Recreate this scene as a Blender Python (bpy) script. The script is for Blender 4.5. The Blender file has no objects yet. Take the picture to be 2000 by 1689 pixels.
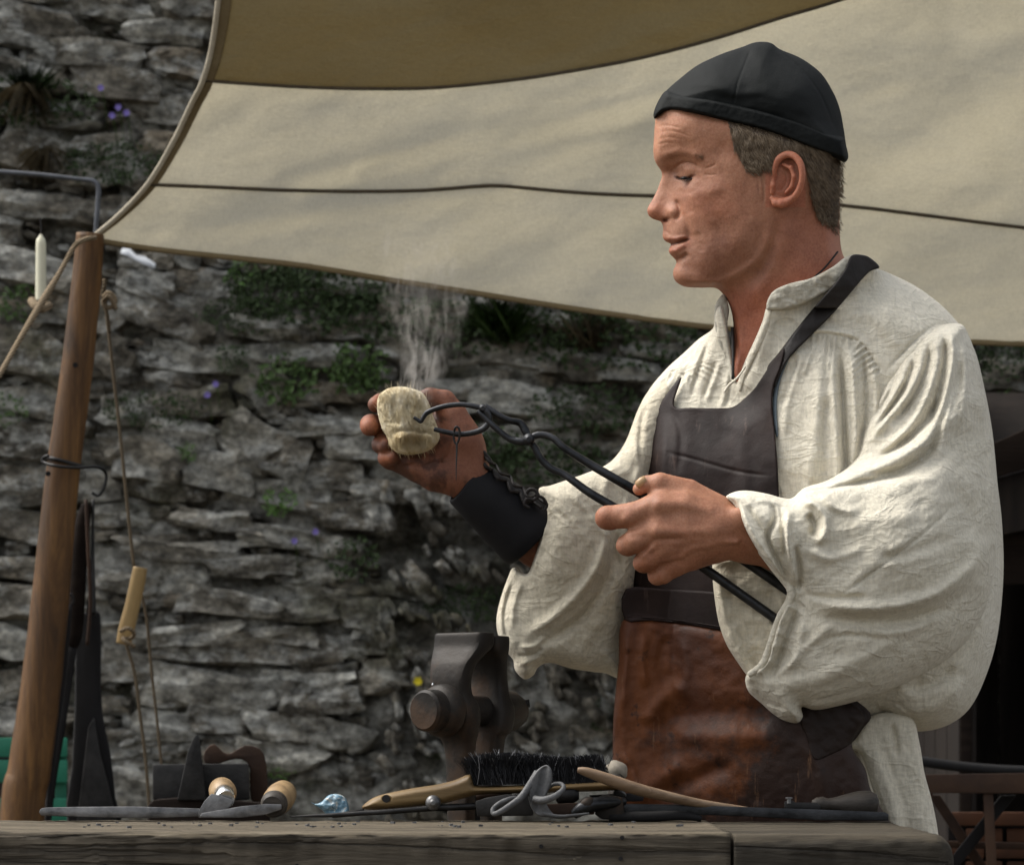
import bpy, bmesh, math, random
import numpy as np
from mathutils import Vector, Matrix

# ------------------------------------------------------------------ camera, world, sun, exposure
S = 0.5467e-3            # metres per photo pixel at 3 m
K = S / 3.0
ZC = 0.945               # camera height
HV = 1420.0              # photo row of the horizon
scene = bpy.context.scene
COL = scene.collection
cd = bpy.data.cameras.new("camera"); cam = bpy.data.objects.new("camera", cd); COL.objects.link(cam)
cam.location = (0, 0, ZC); cam.rotation_euler = (math.pi / 2, 0, 0)
cd.sensor_width = 36; cd.lens = 18 / (1000 * K); cd.shift_y = (HV - 844.5) / 2000
cd.clip_start = 0.1; cd.clip_end = 400
cd.dof.use_dof = True; cd.dof.focus_distance = 2.88; cd.dof.aperture_fstop = 13
scene.camera = cam
world = bpy.data.worlds.new("World"); scene.world = world; world.use_nodes = True
wn = world.node_tree.nodes; wn.clear()
SUN_EL, SUN_AZ = math.radians(54), math.radians(284)      # azimuth clockwise from +Y (the camera looks along +Y): from the left, a little beyond the smith
sky = wn.new('ShaderNodeTexSky'); sky.sky_type = 'NISHITA'; sky.sun_disc = False
sky.sun_elevation = SUN_EL; sky.sun_rotation = SUN_AZ; sky.air_density = 1.0; sky.dust_density = 4.0; sky.ozone_density = 1.0
hsv = wn.new('ShaderNodeHueSaturation'); hsv.inputs['Saturation'].default_value = 0.30
bg = wn.new('ShaderNodeBackground'); bg.inputs[1].default_value = 0.145
wo = wn.new('ShaderNodeOutputWorld')
world.node_tree.links.new(sky.outputs[0], hsv.inputs['Color']); world.node_tree.links.new(hsv.outputs[0], bg.inputs[0])
world.node_tree.links.new(bg.outputs[0], wo.inputs[0])
sd = bpy.data.lights.new("sun", 'SUN'); sd.energy = 1.9; sd.angle = math.radians(42); sd.color = (1.0, 0.965, 0.90)
sun = bpy.data.objects.new("sun", sd); COL.objects.link(sun)
dirv = Vector((math.sin(SUN_AZ) * math.cos(SUN_EL), math.cos(SUN_AZ) * math.cos(SUN_EL), math.sin(SUN_EL)))
sun.rotation_euler = dirv.to_track_quat('Z', 'Y').to_euler(); sun.location = (3, -3, 6)
scene.view_settings.view_transform = 'Standard'; scene.view_settings.look = 'None'
scene.view_settings.exposure = 0.88; scene.view_settings.gamma = 1.0; scene.view_settings.use_curve_mapping = False
scene.cycles.use_denoising = True
scene.cycles.max_bounces = 6; scene.cycles.transparent_max_bounces = 12
scene.cycles.volume_step_rate = 1.0

rng = np.random.default_rng(7); rnd = random.Random(11)

# ------------------------------------------------------------------ coordinates: photo pixel + distance -> metres
def PY(u, v, Y):
    return Vector(((u - 1000) * K * Y, Y, ZC + (HV - v) * K * Y))
def P(u, v, w):           # w: photo pixels (0.55 mm) in front of the 3 m plane
    return PY(u, v, 3.0 - w * S)
def Parr(u, v, w):
    Y = 3.0 - w * S
    return np.stack([(u - 1000) * K * Y, Y, ZC + (HV - v) * K * Y], -1)

# ------------------------------------------------------------------ objects
def tag(o, label=None, cat=None, group=None, kind=None):
    if label: o['label'] = label
    if cat: o['category'] = cat
    if group: o['group'] = group
    if kind: o['kind'] = kind
    return o
def link(name, me, mat, parent=None, smooth=True):
    o = bpy.data.objects.new(name, me); COL.objects.link(o)
    if mat is not None:
        for m in (mat if isinstance(mat, (list, tuple)) else [mat]): me.materials.append(m)
    if smooth: me.polygons.foreach_set('use_smooth', [True] * len(me.polygons))
    if parent is not None:
        o.parent = parent; o.matrix_parent_inverse = parent.matrix_world.inverted()
        if parent.type == 'EMPTY': o.matrix_parent_inverse = Matrix.Translation(-parent.location)
    return o
def mesh_np(name, V, F):
    me = bpy.data.meshes.new(name)
    V = np.asarray(V, dtype=np.float32)
    if isinstance(F, np.ndarray) and F.ndim == 2:
        n, k = F.shape
        me.vertices.add(len(V)); me.vertices.foreach_set('co', V.ravel())
        me.loops.add(n * k); me.loops.foreach_set('vertex_index', F.astype(np.int32).ravel())
        me.polygons.add(n); me.polygons.foreach_set('loop_start', np.arange(0, n * k, k, dtype=np.int32))
        me.polygons.foreach_set('loop_total', np.full(n, k, dtype=np.int32))
        me.update(calc_edges=True); me.validate()
    else:
        me.from_pydata([tuple(map(float, p)) for p in V], [], F); me.update()
    return me
def empty(name, loc, label=None, cat=None, group=None, kind=None):
    o = bpy.data.objects.new(name, None); COL.objects.link(o); o.location = loc; o.empty_display_size = 0.1
    return tag(o, label, cat, group, kind)
class MB:                 # collects shapes for ONE mesh
    def __init__(s): s.v = []; s.f = []
    def add(s, V, F):
        n = len(s.v); s.v += [tuple(map(float, p)) for p in V]; s.f += [tuple(i + n for i in q) for q in F]; return s
    def box(s, c, sx, sy, sz, R=None, bev=0.0):
        pts = []
        for z in (-1, 1):
            for x, y in ((-1, -1), (1, -1), (1, 1), (-1, 1)): pts.append(Vector((x * sx / 2, y * sy / 2, z * sz / 2)))
        if R is not None: pts = [R @ p for p in pts]
        s.add([p + Vector(c) for p in pts], [(3, 2, 1, 0), (4, 5, 6, 7), (0, 1, 5, 4), (1, 2, 6, 5), (2, 3, 7, 6), (3, 0, 4, 7)]); return s
    def build(s, name, mat, parent=None, smooth=False, bevel=0.0):
        me = bpy.data.meshes.new(name); me.from_pydata(s.v, [], s.f)
        bm = bmesh.new(); bm.from_mesh(me); bmesh.ops.recalc_face_normals(bm, faces=bm.faces)
        if bevel > 0:
            es = [e for e in bm.edges if len(e.link_faces) == 2 and e.calc_face_angle(0) > 0.6]
            bmesh.ops.bevel(bm, geom=es, offset=bevel, segments=2, affect='EDGES', profile=0.6)
        bm.to_mesh(me); bm.free()
        o = link(name, me, mat, parent, smooth=smooth)
        if bevel > 0:
            try: me.set_sharp_from_angle(angle=0.7)
            except Exception: pass
        return o
def catmull(pts, n=8, closed=False):
    pts = [np.array(p, float) for p in pts]; N = len(pts); out = []
    rngi = range(N if closed else N - 1)
    for i in rngi:
        if closed: p0, p1, p2, p3 = pts[(i - 1) % N], pts[i], pts[(i + 1) % N], pts[(i + 2) % N]
        else: p0, p1, p2, p3 = pts[max(i - 1, 0)], pts[i], pts[i + 1], pts[min(i + 2, N - 1)]
        for j in range(n):
            t = j / n
            out.append(0.5 * ((2 * p1) + (-p0 + p2) * t + (2 * p0 - 5 * p1 + 4 * p2 - p3) * t * t + (-p0 + 3 * p1 - 3 * p2 + p3) * t ** 3))
    if not closed: out.append(pts[-1])
    return np.array(out)
def tube_geo(pts, radii, n=10, sub=5, flat=1.0, up=None, cap=True, twist=0.0, lump=0.0, seed=0):
    """pts: world points; radii along them (metres); flat: second-axis factor"""
    r4 = [list(p) + [radii[i] if hasattr(radii, '__len__') else radii] for i, p in enumerate(pts)]
    C = catmull(r4, sub) if sub > 1 else np.array(r4, float)
    q = C[:, :3]; r = C[:, 3]; m = len(q)
    T = np.gradient(q, axis=0); T /= np.linalg.norm(T, axis=1)[:, None] + 1e-12
    nrm = np.array(up if up is not None else (0.3, -0.9, 0.2), float); V = []
    lr = np.random.default_rng(seed)
    for i in range(m):
        nrm = nrm - T[i] * nrm.dot(T[i]); nrm /= np.linalg.norm(nrm) + 1e-12
        b = np.cross(T[i], nrm)
        for j in range(n):
            a = 2 * math.pi * j / n + twist * i
            rr = r[i] * (1 + lump * lr.normal())
            V.append(q[i] + nrm * math.cos(a) * rr + b * math.sin(a) * rr * flat)
    F = []
    for i in range(m - 1):
        for j in range(n):
            F.append((i * n + j, i * n + (j + 1) % n, (i + 1) * n + (j + 1) % n, (i + 1) * n + j))
    if cap: F.append(tuple(range(n - 1, -1, -1))); F.append(tuple((m - 1) * n + j for j in range(n)))
    return V, F
def tube(name, pts, radii, mat, parent=None, **kw):
    mb = MB(); mb.add(*tube_geo(pts, radii, **kw)); return mb.build(name, mat, parent, smooth=True)
def ribbon_lathe(axis0, axis1, prof, n=20):
    """prof: list of (t along axis 0..1, radius m)"""
    a = np.array(axis0, float); b = np.array(axis1, float); d = b - a; L = np.linalg.norm(d); d /= L
    x = np.cross(d, (0.1, 0.2, 1.0)); x /= np.linalg.norm(x); y = np.cross(d, x); V = []; F = []
    for t, r in prof:
        for j in range(n):
            an = 2 * math.pi * j / n; V.append(a + d * L * t + (x * math.cos(an) + y * math.sin(an)) * r)
    for i in range(len(prof) - 1):
        for j in range(n): F.append((i * n + j, i * n + (j + 1) % n, (i + 1) * n + (j + 1) % n, (i + 1) * n + j))
    F.append(tuple(range(n - 1, -1, -1))); F.append(tuple((len(prof) - 1) * n + j for j in range(n)))
    return V, F
def lathe(name, a, b, prof, mat, parent=None, n=20):
    mb = MB(); mb.add(*ribbon_lathe(a, b, prof, n)); o = mb.build(name, mat, parent, smooth=True)
    try: o.data.set_sharp_from_angle(angle=0.6)
    except Exception: pass
    return o

# ------------------------------------------------------------------ relief sculpting tools
def seg_dist(poly, u, v, closed=True):
    """distance, nearest point, signed side, param for points to a polyline"""
    A = poly; B = np.roll(poly, -1, 0) if closed else poly[1:]
    if not closed: A = poly[:-1]
    L = np.linalg.norm(B - A, axis=1); cum = np.concatenate([[0], np.cumsum(L)]); tot = cum[-1]
    u = np.asarray(u, float); v = np.asarray(v, float)
    best = np.full(u.shape, 1e18); nu = np.zeros_like(u); nv = np.zeros_like(u); side = np.zeros_like(u); tp = np.zeros_like(u)
    for i in range(len(A)):
        if L[i] < 1e-9: continue
        du, dv = (B[i] - A[i])
        t = np.clip(((u - A[i, 0]) * du + (v - A[i, 1]) * dv) / (L[i] ** 2), 0, 1)
        pu = A[i, 0] + t * du; pv = A[i, 1] + t * dv
        d2 = (u - pu) ** 2 + (v - pv) ** 2; m = d2 < best
        best = np.where(m, d2, best); nu = np.where(m, pu, nu); nv = np.where(m, pv, nv)
        side = np.where(m, np.sign(du * (v - A[i, 1]) - dv * (u - A[i, 0])), side)
        tp = np.where(m, (cum[i] + t * L[i]) / tot, tp)
    return np.sqrt(best), nu, nv, side, tp
def inside(poly, u, v):
    c = np.zeros(u.shape, bool); A = poly; B = np.roll(poly, -1, 0)
    for (x0, y0), (x1, y1) in zip(A, B):
        if y0 == y1: continue
        m = ((y0 > v) != (y1 > v)); xi = x0 + (v - y0) * (x1 - x0) / (y1 - y0)
        c ^= m & (u < xi)
    return c
def edge(d, R): 
    return np.sqrt(np.clip(1 - (1 - np.clip(d / R, 0, 1)) ** 2, 0, 1))
class RBF:
    def __init__(s, pts, c=30.0, reg=0.0):
        p = np.array(pts, float); s.x = p[:, :2]; n = len(p); s.c = c; s.m = p[:, 2].mean()
        r = np.linalg.norm(s.x[:, None] - s.x[None], axis=2); A = np.sqrt(r * r + c * c) - np.eye(n) * reg
        s.w = np.linalg.solve(A, p[:, 2] - s.m)
    def __call__(s, u, v):
        out = np.full(np.shape(u), s.m)
        for (a, b), w in zip(s.x, s.w): out = out + w * np.sqrt((u - a) ** 2 + (v - b) ** 2 + s.c ** 2)
        return out
_lat = {}
def vnoise(u, v, seed=0):
    g = _lat.setdefault(seed, np.random.default_rng(seed + 100).uniform(-1, 1, (128, 128)))
    i = np.floor(u).astype(int); j = np.floor(v).astype(int); fu = u - i; fv = v - j
    fu = fu * fu * fu * (fu * (fu * 6 - 15) + 10); fv = fv * fv * fv * (fv * (fv * 6 - 15) + 10)
    a = g[i % 128, j % 128]; b = g[(i + 1) % 128, j % 128]; c = g[i % 128, (j + 1) % 128]; d = g[(i + 1) % 128, (j + 1) % 128]
    return (a * (1 - fu) + b * fu) * (1 - fv) + (c * (1 - fu) + d * fu) * fv
def fbm(u, v, sc, seed=0, o=3, ang=0.0, ar=1.0):
    ca, sa = math.cos(ang), math.sin(ang); x = (u * ca + v * sa) / sc / ar; y = (-u * sa + v * ca) / sc; t = 0; a = 1.0
    for k in range(o): t = t + a * vnoise(x * 2 ** k + 17.3 * k, y * 2 ** k + 5.1 * k, seed + k); a *= 0.5
    return t
def folds(u, v, feats):
    """('r', pts, sigma, amp) ridge/valley; ('s', pts, amp, sharp, fall): left-of-path side raised, falling off over 'fall'"""
    out = np.zeros(np.shape(u), float)
    for f in feats:
        pts = catmull(f[1], 5); 
        reach = f[2] * 3.2 if f[0] == 'r' else max(f[4] * 3.5, f[3] * 4)
        m = (u > pts[:, 0].min() - reach) & (u < pts[:, 0].max() + reach) & (v > pts[:, 1].min() - reach) & (v < pts[:, 1].max() + reach)
        if not m.any(): continue
        d, _, _, sd_, t = seg_dist(pts, u[m], v[m], closed=False)
        tp = np.clip(np.minimum(t / 0.22, (1 - t) / 0.22), 0, 1); tp = tp * tp * (3 - 2 * tp)
        if f[0] == 'r': val = f[3] * np.exp(-(d / f[2]) ** 2) * tp
        else:
            sg = d * sd_; val = f[2] / (1 + np.exp(-np.clip(sg / f[3], -30, 30))) * np.exp(-np.maximum(sg, 0) / f[4]) * tp * np.exp(-np.maximum(-sg, 0) / f[4])
        out[m] += val
    return out
def sheet(name, outline, step, front, back, mat, parent=None, n=6, colour=None, holes=None):
    """closed body over a traced outline; front/back: f(u, v, d) -> w"""
    poly = catmull(outline, n, closed=True)
    u0, v0 = poly.min(0) - step * 1.5; u1, v1 = poly.max(0) + step * 1.5
    gu, gv = np.meshgrid(np.arange(u0, u1, step), np.arange(v0, v1, step), indexing='ij')
    d, nu, nv, _, _ = seg_dist(poly, gu, gv); ins = inside(poly, gu, gv); D = np.where(ins, d, -d)
    pos = D > 0; q = pos[:-1, :-1] | pos[1:, :-1] | pos[:-1, 1:] | pos[1:, 1:]
    U = np.where(pos, gu, nu); Vv = np.where(pos, gv, nv); Dd = np.maximum(D, 0)
    used = np.zeros(D.shape, bool)
    used[:-1, :-1] |= q; used[1:, :-1] |= q; used[:-1, 1:] |= q; used[1:, 1:] |= q
    idf = np.full(D.shape, -1); idf[used] = np.arange(used.sum())
    Uu, Vu, Du, pu = U[used], Vv[used], Dd[used], pos[used]
    wf = front(Uu, Vu, Du); wb = back(Uu, Vu, Du); nf = len(Uu)
    idb = idf.copy(); inner = used & pos; idb[inner] = nf + np.arange(inner.sum())
    co = np.concatenate([Parr(Uu, Vu, wf), Parr(U[inner], Vv[inner], np.minimum(wb[pu], wf[pu] - 0.01))])
    a, b = np.nonzero(q)
    Ff = np.stack([idf[a, b], idf[a, b + 1], idf[a + 1, b + 1], idf[a + 1, b]], 1)
    Fb = np.stack([idb[a, b], idb[a + 1, b], idb[a + 1, b + 1], idb[a, b + 1]], 1)
    me = mesh_np(name, co, np.concatenate([Ff, Fb]))
    if colour is not None:
        at = me.color_attributes.new('tint', 'FLOAT_COLOR', 'POINT'); c = colour(np.concatenate([Uu, U[inner]]), np.concatenate([Vu, Vv[inner]]))
        at.data.foreach_set('color', np.concatenate([c, np.ones((len(c), 1))], 1).astype(np.float32).ravel())
    return link(name, me, mat, parent)
class Body:               # a relief: remembers its front surface so that other layers can lie on it
    def __init__(s, outline, centre, thick, R, feats=(), extra=None, n=6, mask=14, back=None):
        s.o = outline; s.poly = catmull(outline, n, closed=True); s.c = centre; s.t = thick; s.R = R; s.f = feats; s.x = extra; s.mask = mask; s.b = back
    def call(s, f, u, v): return f(u, v) if callable(f) else f
    def front(s, u, v, d=None):
        if d is None:
            dd, _, _, _, _ = seg_dist(s.poly, u, v); d = np.where(inside(s.poly, u, v), dd, 0)
        w = s.call(s.c, u, v) + s.call(s.t, u, v) * edge(d, s.call(s.R, u, v))
        m = np.clip(d / s.mask, 0, 1); m = m * m * (3 - 2 * m)
        if len(s.f): w = w + folds(u, v, s.f) * m
        if s.x: w = w + s.x(u, v) * m
        return w
    def backw(s, u, v, d): return s.call(s.c, u, v) - (s.b if s.b is not None else s.call(s.t, u, v)) * edge(d, s.call(s.R, u, v))
    def build(s, name, mat, parent, step=2.6, **kw): return sheet(name, s.o, step, lambda u, v, d: s.front(u, v, d), s.backw, mat, parent, **kw)
def patch(name, outline, base, off, mat, parent, step=2.6, R=4, under=6, extra=None, n=6, colour=None):
    def fr(u, v, d): 
        w = base(u, v) + off * edge(d, R)
        if extra: w = w + extra(u, v) * np.clip(d / 6, 0, 1)
        return w
    def bk(u, v, d): return base(u, v) - under * np.clip(d / 5, 0, 1)
    return sheet(name, outline, step, fr, bk, mat, parent, n=n, colour=colour)

# ------------------------------------------------------------------ signed-distance sculpting (hands, ear)
class Vox:
    smooth = 2
    def __init__(s, lo, hi, h):
        s.h = h; s.lo = np.array(lo, float)
        ax = [np.arange(lo[i], hi[i], h) for i in range(3)]; s.X, s.Y, s.Z = np.meshgrid(*ax, indexing='ij'); s.F = np.full(s.X.shape, 1e3)
    def cone(s, a, b, ra, rb):
        a = np.array(a, float); b = np.array(b, float); d = b - a; L2 = d.dot(d) + 1e-9
        t = np.clip(((s.X - a[0]) * d[0] + (s.Y - a[1]) * d[1] + (s.Z - a[2]) * d[2]) / L2, 0, 1)
        return np.sqrt((s.X - a[0] - t * d[0]) ** 2 + (s.Y - a[1] - t * d[1]) ** 2 + (s.Z - a[2] - t * d[2]) ** 2) - (ra + (rb - ra) * t)
    def ell(s, c, r, ang=0.0):
        x, y, z = s.X - c[0], s.Y - c[1], s.Z - c[2]; ca, sa = math.cos(ang), math.sin(ang)
        x, y = x * ca + y * sa, -x * sa + y * ca
        k = np.sqrt((x / r[0]) ** 2 + (y / r[1]) ** 2 + (z / r[2]) ** 2); return (k - 1) * min(r)
    def add(s, f, k=6.0): 
        h = np.clip(0.5 + 0.5 * (s.F - f) / k, 0, 1); s.F = s.F * (1 - h) + f * h - k * h * (1 - h)
    def cut(s, f, k=4.0):
        g = -f; h = np.clip(0.5 - 0.5 * (s.F - g) / k, 0, 1); s.F = s.F * (1 - h) + g * h + k * h * (1 - h)
    def chain(s, pts, radii, k=6.0, kk=3.0):
        F0 = s.F; s.F = np.full(s.X.shape, 1e3)
        for i in range(len(pts) - 1): s.add(s.cone(pts[i], pts[i + 1], radii[i], radii[i + 1]), kk)
        G = s.F; s.F = F0; s.add(G, k)
    def mesh(s):
        F = s.F; ins = F < 0; nx, ny, nz = F.shape
        sc = np.zeros((nx - 1, ny - 1, nz - 1), int)
        for i in (0, 1):
            for j in (0, 1):
                for k in (0, 1): sc += ins[i:nx - 1 + i, j:ny - 1 + j, k:nz - 1 + k]
        act = (sc > 0) & (sc < 8); ci, cj, ck = np.nonzero(act); idx = np.full(act.shape, -1); idx[act] = np.arange(len(ci))
        acc = np.zeros((len(ci), 3)); cnt = np.zeros(len(ci))
        cor = [(i, j, k) for i in (0, 1) for j in (0, 1) for k in (0, 1)]
        for p in cor:
            for ax in range(3):
                if p[ax] == 1: continue
                q = list(p); q[ax] = 1
                fa = F[ci + p[0], cj + p[1], ck + p[2]]; fb = F[ci + q[0], cj + q[1], ck + q[2]]; m = (fa < 0) != (fb < 0)
                t = np.where(m, fa / (fa - fb + 1e-12), 0); base = np.array(p, float)[None].repeat(len(ci), 0); base[:, ax] += t
                acc += base * m[:, None]; cnt += m
        V = (np.stack([ci, cj, ck], 1) + acc / cnt[:, None]) * s.h + s.lo
        Q = []
        for ax in range(3):
            a1, a2 = [(1, 2), (2, 0), (0, 1)][ax]
            sl = [slice(1, n - 1) for n in F.shape]; s0 = list(sl); s1 = list(sl); s0[ax] = slice(0, F.shape[ax] - 1); s1[ax] = slice(1, F.shape[ax])
            A = ins[tuple(s0)]; B = ins[tuple(s1)]; e = A != B; w = np.stack(np.nonzero(e), 1)
            off = np.ones(3, int); off[ax] = 0; w = w + off
            def cell(d1, d2):
                c = w.copy(); c[:, a1] -= d1; c[:, a2] -= d2; return idx[c[:, 0], c[:, 1], c[:, 2]]
            q = np.stack([cell(1, 1), cell(0, 1), cell(0, 0), cell(1, 0)], 1); fl = A[e]
            q[~fl] = q[~fl][:, ::-1]; q = q[(q >= 0).all(1)]; Q.append(q)
        # (u, v, w) is left-handed relative to the world after mapping: flip
        Q = np.concatenate(Q)
        for _ in range(s.smooth):
            acc2 = np.zeros_like(V); c2 = np.zeros(len(V))
            for e in range(4):
                i0, i1 = Q[:, e], Q[:, (e + 1) % 4]
                for ax in range(3):
                    acc2[:, ax] += np.bincount(i0, V[i1, ax], len(V)) + np.bincount(i1, V[i0, ax], len(V))
                c2 += np.bincount(i0, minlength=len(V)) + np.bincount(i1, minlength=len(V))
            V = V * .5 + .5 * acc2 / np.maximum(c2, 1)[:, None]
        return V, Q

# ------------------------------------------------------------------ materials
class NT:
    def __init__(s, name):
        s.m = bpy.data.materials.new(name); s.m.use_nodes = True; s.n = s.m.node_tree.nodes; s.l = s.m.node_tree.links; s.n.clear()
        s.out = s.n.new('ShaderNodeOutputMaterial'); s.b = s.n.new('ShaderNodeBsdfPrincipled'); s.l.new(s.b.outputs[0], s.out.inputs[0])
        s.tc = s.n.new('ShaderNodeTexCoord'); s.co = s.tc.outputs['Object']
    def map(s, scale=(1, 1, 1), rot=(0, 0, 0), co=None):
        m = s.n.new('ShaderNodeMapping'); m.inputs['Scale'].default_value = scale; m.inputs['Rotation'].default_value = rot
        s.l.new(co or s.co, m.inputs[0]); return m.outputs[0]
    def noise(s, sc, det=4, rough=0.55, co=None, dist=0.0):
        t = s.n.new('ShaderNodeTexNoise'); t.inputs['Scale'].default_value = sc; t.inputs['Detail'].default_value = det
        t.inputs['Roughness'].default_value = rough; t.inputs['Distortion'].default_value = dist; s.l.new(co or s.co, t.inputs['Vector']); return t.outputs[0]
    def vor(s, sc, co=None, feat='F1'):
        t = s.n.new('ShaderNodeTexVoronoi'); t.feature = feat; t.inputs['Scale'].default_value = sc; s.l.new(co or s.co, t.inputs['Vector']); return t.outputs['Distance']
    def wave(s, sc, co=None, dist=2.0, dirn='X', det=2.0):
        t = s.n.new('ShaderNodeTexWave'); t.bands_direction = dirn; t.inputs['Scale'].default_value = sc; t.inputs['Distortion'].default_value = dist
        t.inputs['Detail'].default_value = det; s.l.new(co or s.co, t.inputs['Vector']); return t.outputs['Fac']
    def ramp(s, fac, stops):
        r = s.n.new('ShaderNodeValToRGB'); e = r.color_ramp.elements
        while len(e) < len(stops): e.new(0.5)
        for el, (p, c) in zip(e, stops): el.position = p; el.color = (*c, 1) if len(c) == 3 else c
        s.l.new(fac, r.inputs[0]); return r.outputs[0]
    def mix(s, fac, a, b, mode='MIX'):
        x = s.n.new('ShaderNodeMix'); x.data_type = 'RGBA'; x.blend_type = mode
        for i, val in ((0, fac), (6, a), (7, b)):
            if isinstance(val, (int, float)): x.inputs[i].default_value = val
            elif isinstance(val, tuple): x.inputs[i].default_value = (*val, 1)
            else: s.l.new(val, x.inputs[i])
        return x.outputs[2]
    def math(s, op, a, b=0.0, c=None):
        x = s.n.new('ShaderNodeMath'); x.operation = op
        for i, val in ((0, a), (1, b)) + (((2, c),) if c is not None else ()):
            if isinstance(val, (int, float)): x.inputs[i].default_value = val
            else: s.l.new(val, x.inputs[i])
        return x.outputs[0]
    def attr(s, name):
        a = s.n.new('ShaderNodeAttribute'); a.attribute_name = name; return a.outputs['Color']
    def rand(s):
        return s.n.new('ShaderNodeObjectInfo').outputs['Random']
    def bump(s, h, strength=0.3, dist=0.002, nrm=None):
        b = s.n.new('ShaderNodeBump'); b.inputs['Strength'].default_value = strength; b.inputs['Distance'].default_value = dist
        s.l.new(h, b.inputs['Height'])
        if nrm is not None: s.l.new(nrm, b.inputs['Normal'])
        return b.outputs[0]
    def done(s, col=None, rough=None, nrm=None, metal=0.0, spec=None, **kw):
        for key, val in (('Base Color', col), ('Roughness', rough), ('Normal', nrm), ('Metallic', metal), ('Specular IOR Level', spec)):
            if val is None: continue
            if isinstance(val, (int, float)): s.b.inputs[key].default_value = val
            elif isinstance(val, tuple): s.b.inputs[key].default_value = (*val, 1)
            else: s.l.new(val, s.b.inputs[key])
        for key, val in kw.items(): s.b.inputs[key.replace('_', ' ')].default_value = val
        return s.m

def linen_mat(name, base, dark, stain=None, bumpk=1.0):
    t = NT(name)
    n1 = t.noise(9, 5, 0.6); c = t.ramp(n1, [(0.3, dark), (0.62, base)])
    n3 = t.math('MULTIPLY', t.math('ADD', t.noise(330, 3, 0.7, t.map((1, 1, .16), (0, .25, 0))), t.noise(330, 3, 0.7, t.map((.16, 1, 1), (0, .25, 0)))), .5); c = t.mix(0.42, c, t.ramp(n3, [(0.38, tuple(x * 0.55 for x in base)), (0.60, tuple(min(.8, x * 1.12) for x in base))]))
    if stain:
        n4 = t.noise(26, 6, 0.65); c = t.mix(t.ramp(n4, [(0.5, (0, 0, 0)), (0.72, (1, 1, 1))]), c, stain)
    wx = t.wave(560, t.map((1, 0.2, 0.12), (0, 0.25, 0)), 1.0, 'X', 1); wz = t.wave(560, t.map((0.12, 0.2, 1), (0, 0.25, 0)), 1.0, 'Z', 1)
    weave = t.math('ADD', wx, wz)
    cr = t.noise(46, 6, 0.62, t.map((1.0, 1.0, 1.6), (0, 0.5, 0)), 0.6); cr2 = t.noise(150, 4, 0.6)
    rd = t.math('ABSOLUTE', t.math('SUBTRACT', t.noise(17, 3, 0.5, t.map((1, 1, 2.1), (0, 0.55, 0)), 0.9), 0.5)); rdg = t.math('POWER', t.math('SUBTRACT', 1.0, t.math('MINIMUM', t.math('MULTIPLY', rd, 9.0), 1.0)), 2.0)
    rd2 = t.math('ABSOLUTE', t.math('SUBTRACT', t.noise(31, 3, 0.5, t.map((2.0, 1, 1), (0, -0.3, 0)), 0.7), 0.5)); rdg2 = t.math('POWER', t.math('SUBTRACT', 1.0, t.math('MINIMUM', t.math('MULTIPLY', rd2, 9.0), 1.0)), 2.0)
    nb = t.bump(weave, 0.35 * bumpk, 0.0006); nb = t.bump(n3, 0.5 * bumpk, 0.0009, nb); nb = t.bump(rdg, 0.35 * bumpk, 0.0030, nb); nb = t.bump(rdg2, 0.22 * bumpk, 0.0020, nb); nb = t.bump(cr2, 0.16 * bumpk, 0.0012, nb); nb = t.bump(cr, 0.24 * bumpk, 0.004, nb)
    t.done(c, 0.92, nb, spec=0.15); t.b.inputs['Sheen Weight'].default_value = 0.15; return t.m

M = {}
M['linen'] = linen_mat('linen', (0.68, 0.632, 0.515), (0.58, 0.53, 0.41))
M['linen_collar'] = linen_mat('linen_collar', (0.48, 0.45, 0.37), (0.36, 0.33, 0.26), stain=(0.30, 0.26, 0.19))
M['linen_shaded'] = linen_mat('linen_shaded', (0.58, 0.525, 0.405), (0.48, 0.425, 0.315))  # shirt linen with shade painted in, for far sleeve and cuff lining

def skin_mat():
    t = NT('skin'); tint = t.attr('tint')
    n1 = t.noise(38, 5, 0.6); c = t.ramp(n1, [(0.30, (0.23, 0.092, 0.046)), (0.52, (0.33, 0.145, 0.078)), (0.72, (0.39, 0.185, 0.105))])
    n2 = t.noise(420, 3, 0.7); c = t.mix(0.35, c, t.ramp(n2, [(0.35, (0.20, 0.075, 0.042)), (0.62, (0.42, 0.22, 0.14))]))
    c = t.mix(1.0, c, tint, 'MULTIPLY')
    nb = t.bump(t.noise(900, 3, 0.6), 0.35, 0.0006); nb = t.bump(t.noise(170, 4, 0.6), 0.28, 0.0012, nb)
    t.done(c, t.ramp(n2, [(0.3, (0.50,) * 3), (0.7, (0.66,) * 3)]), nb, spec=0.32)
    t.b.inputs['Subsurface Weight'].default_value = 0.25; t.b.inputs['Subsurface Radius'].default_value = (0.012, 0.004, 0.002); t.b.inputs['Subsurface Scale'].default_value = 0.35
    return t.m
M['skin'] = skin_mat()

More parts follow.
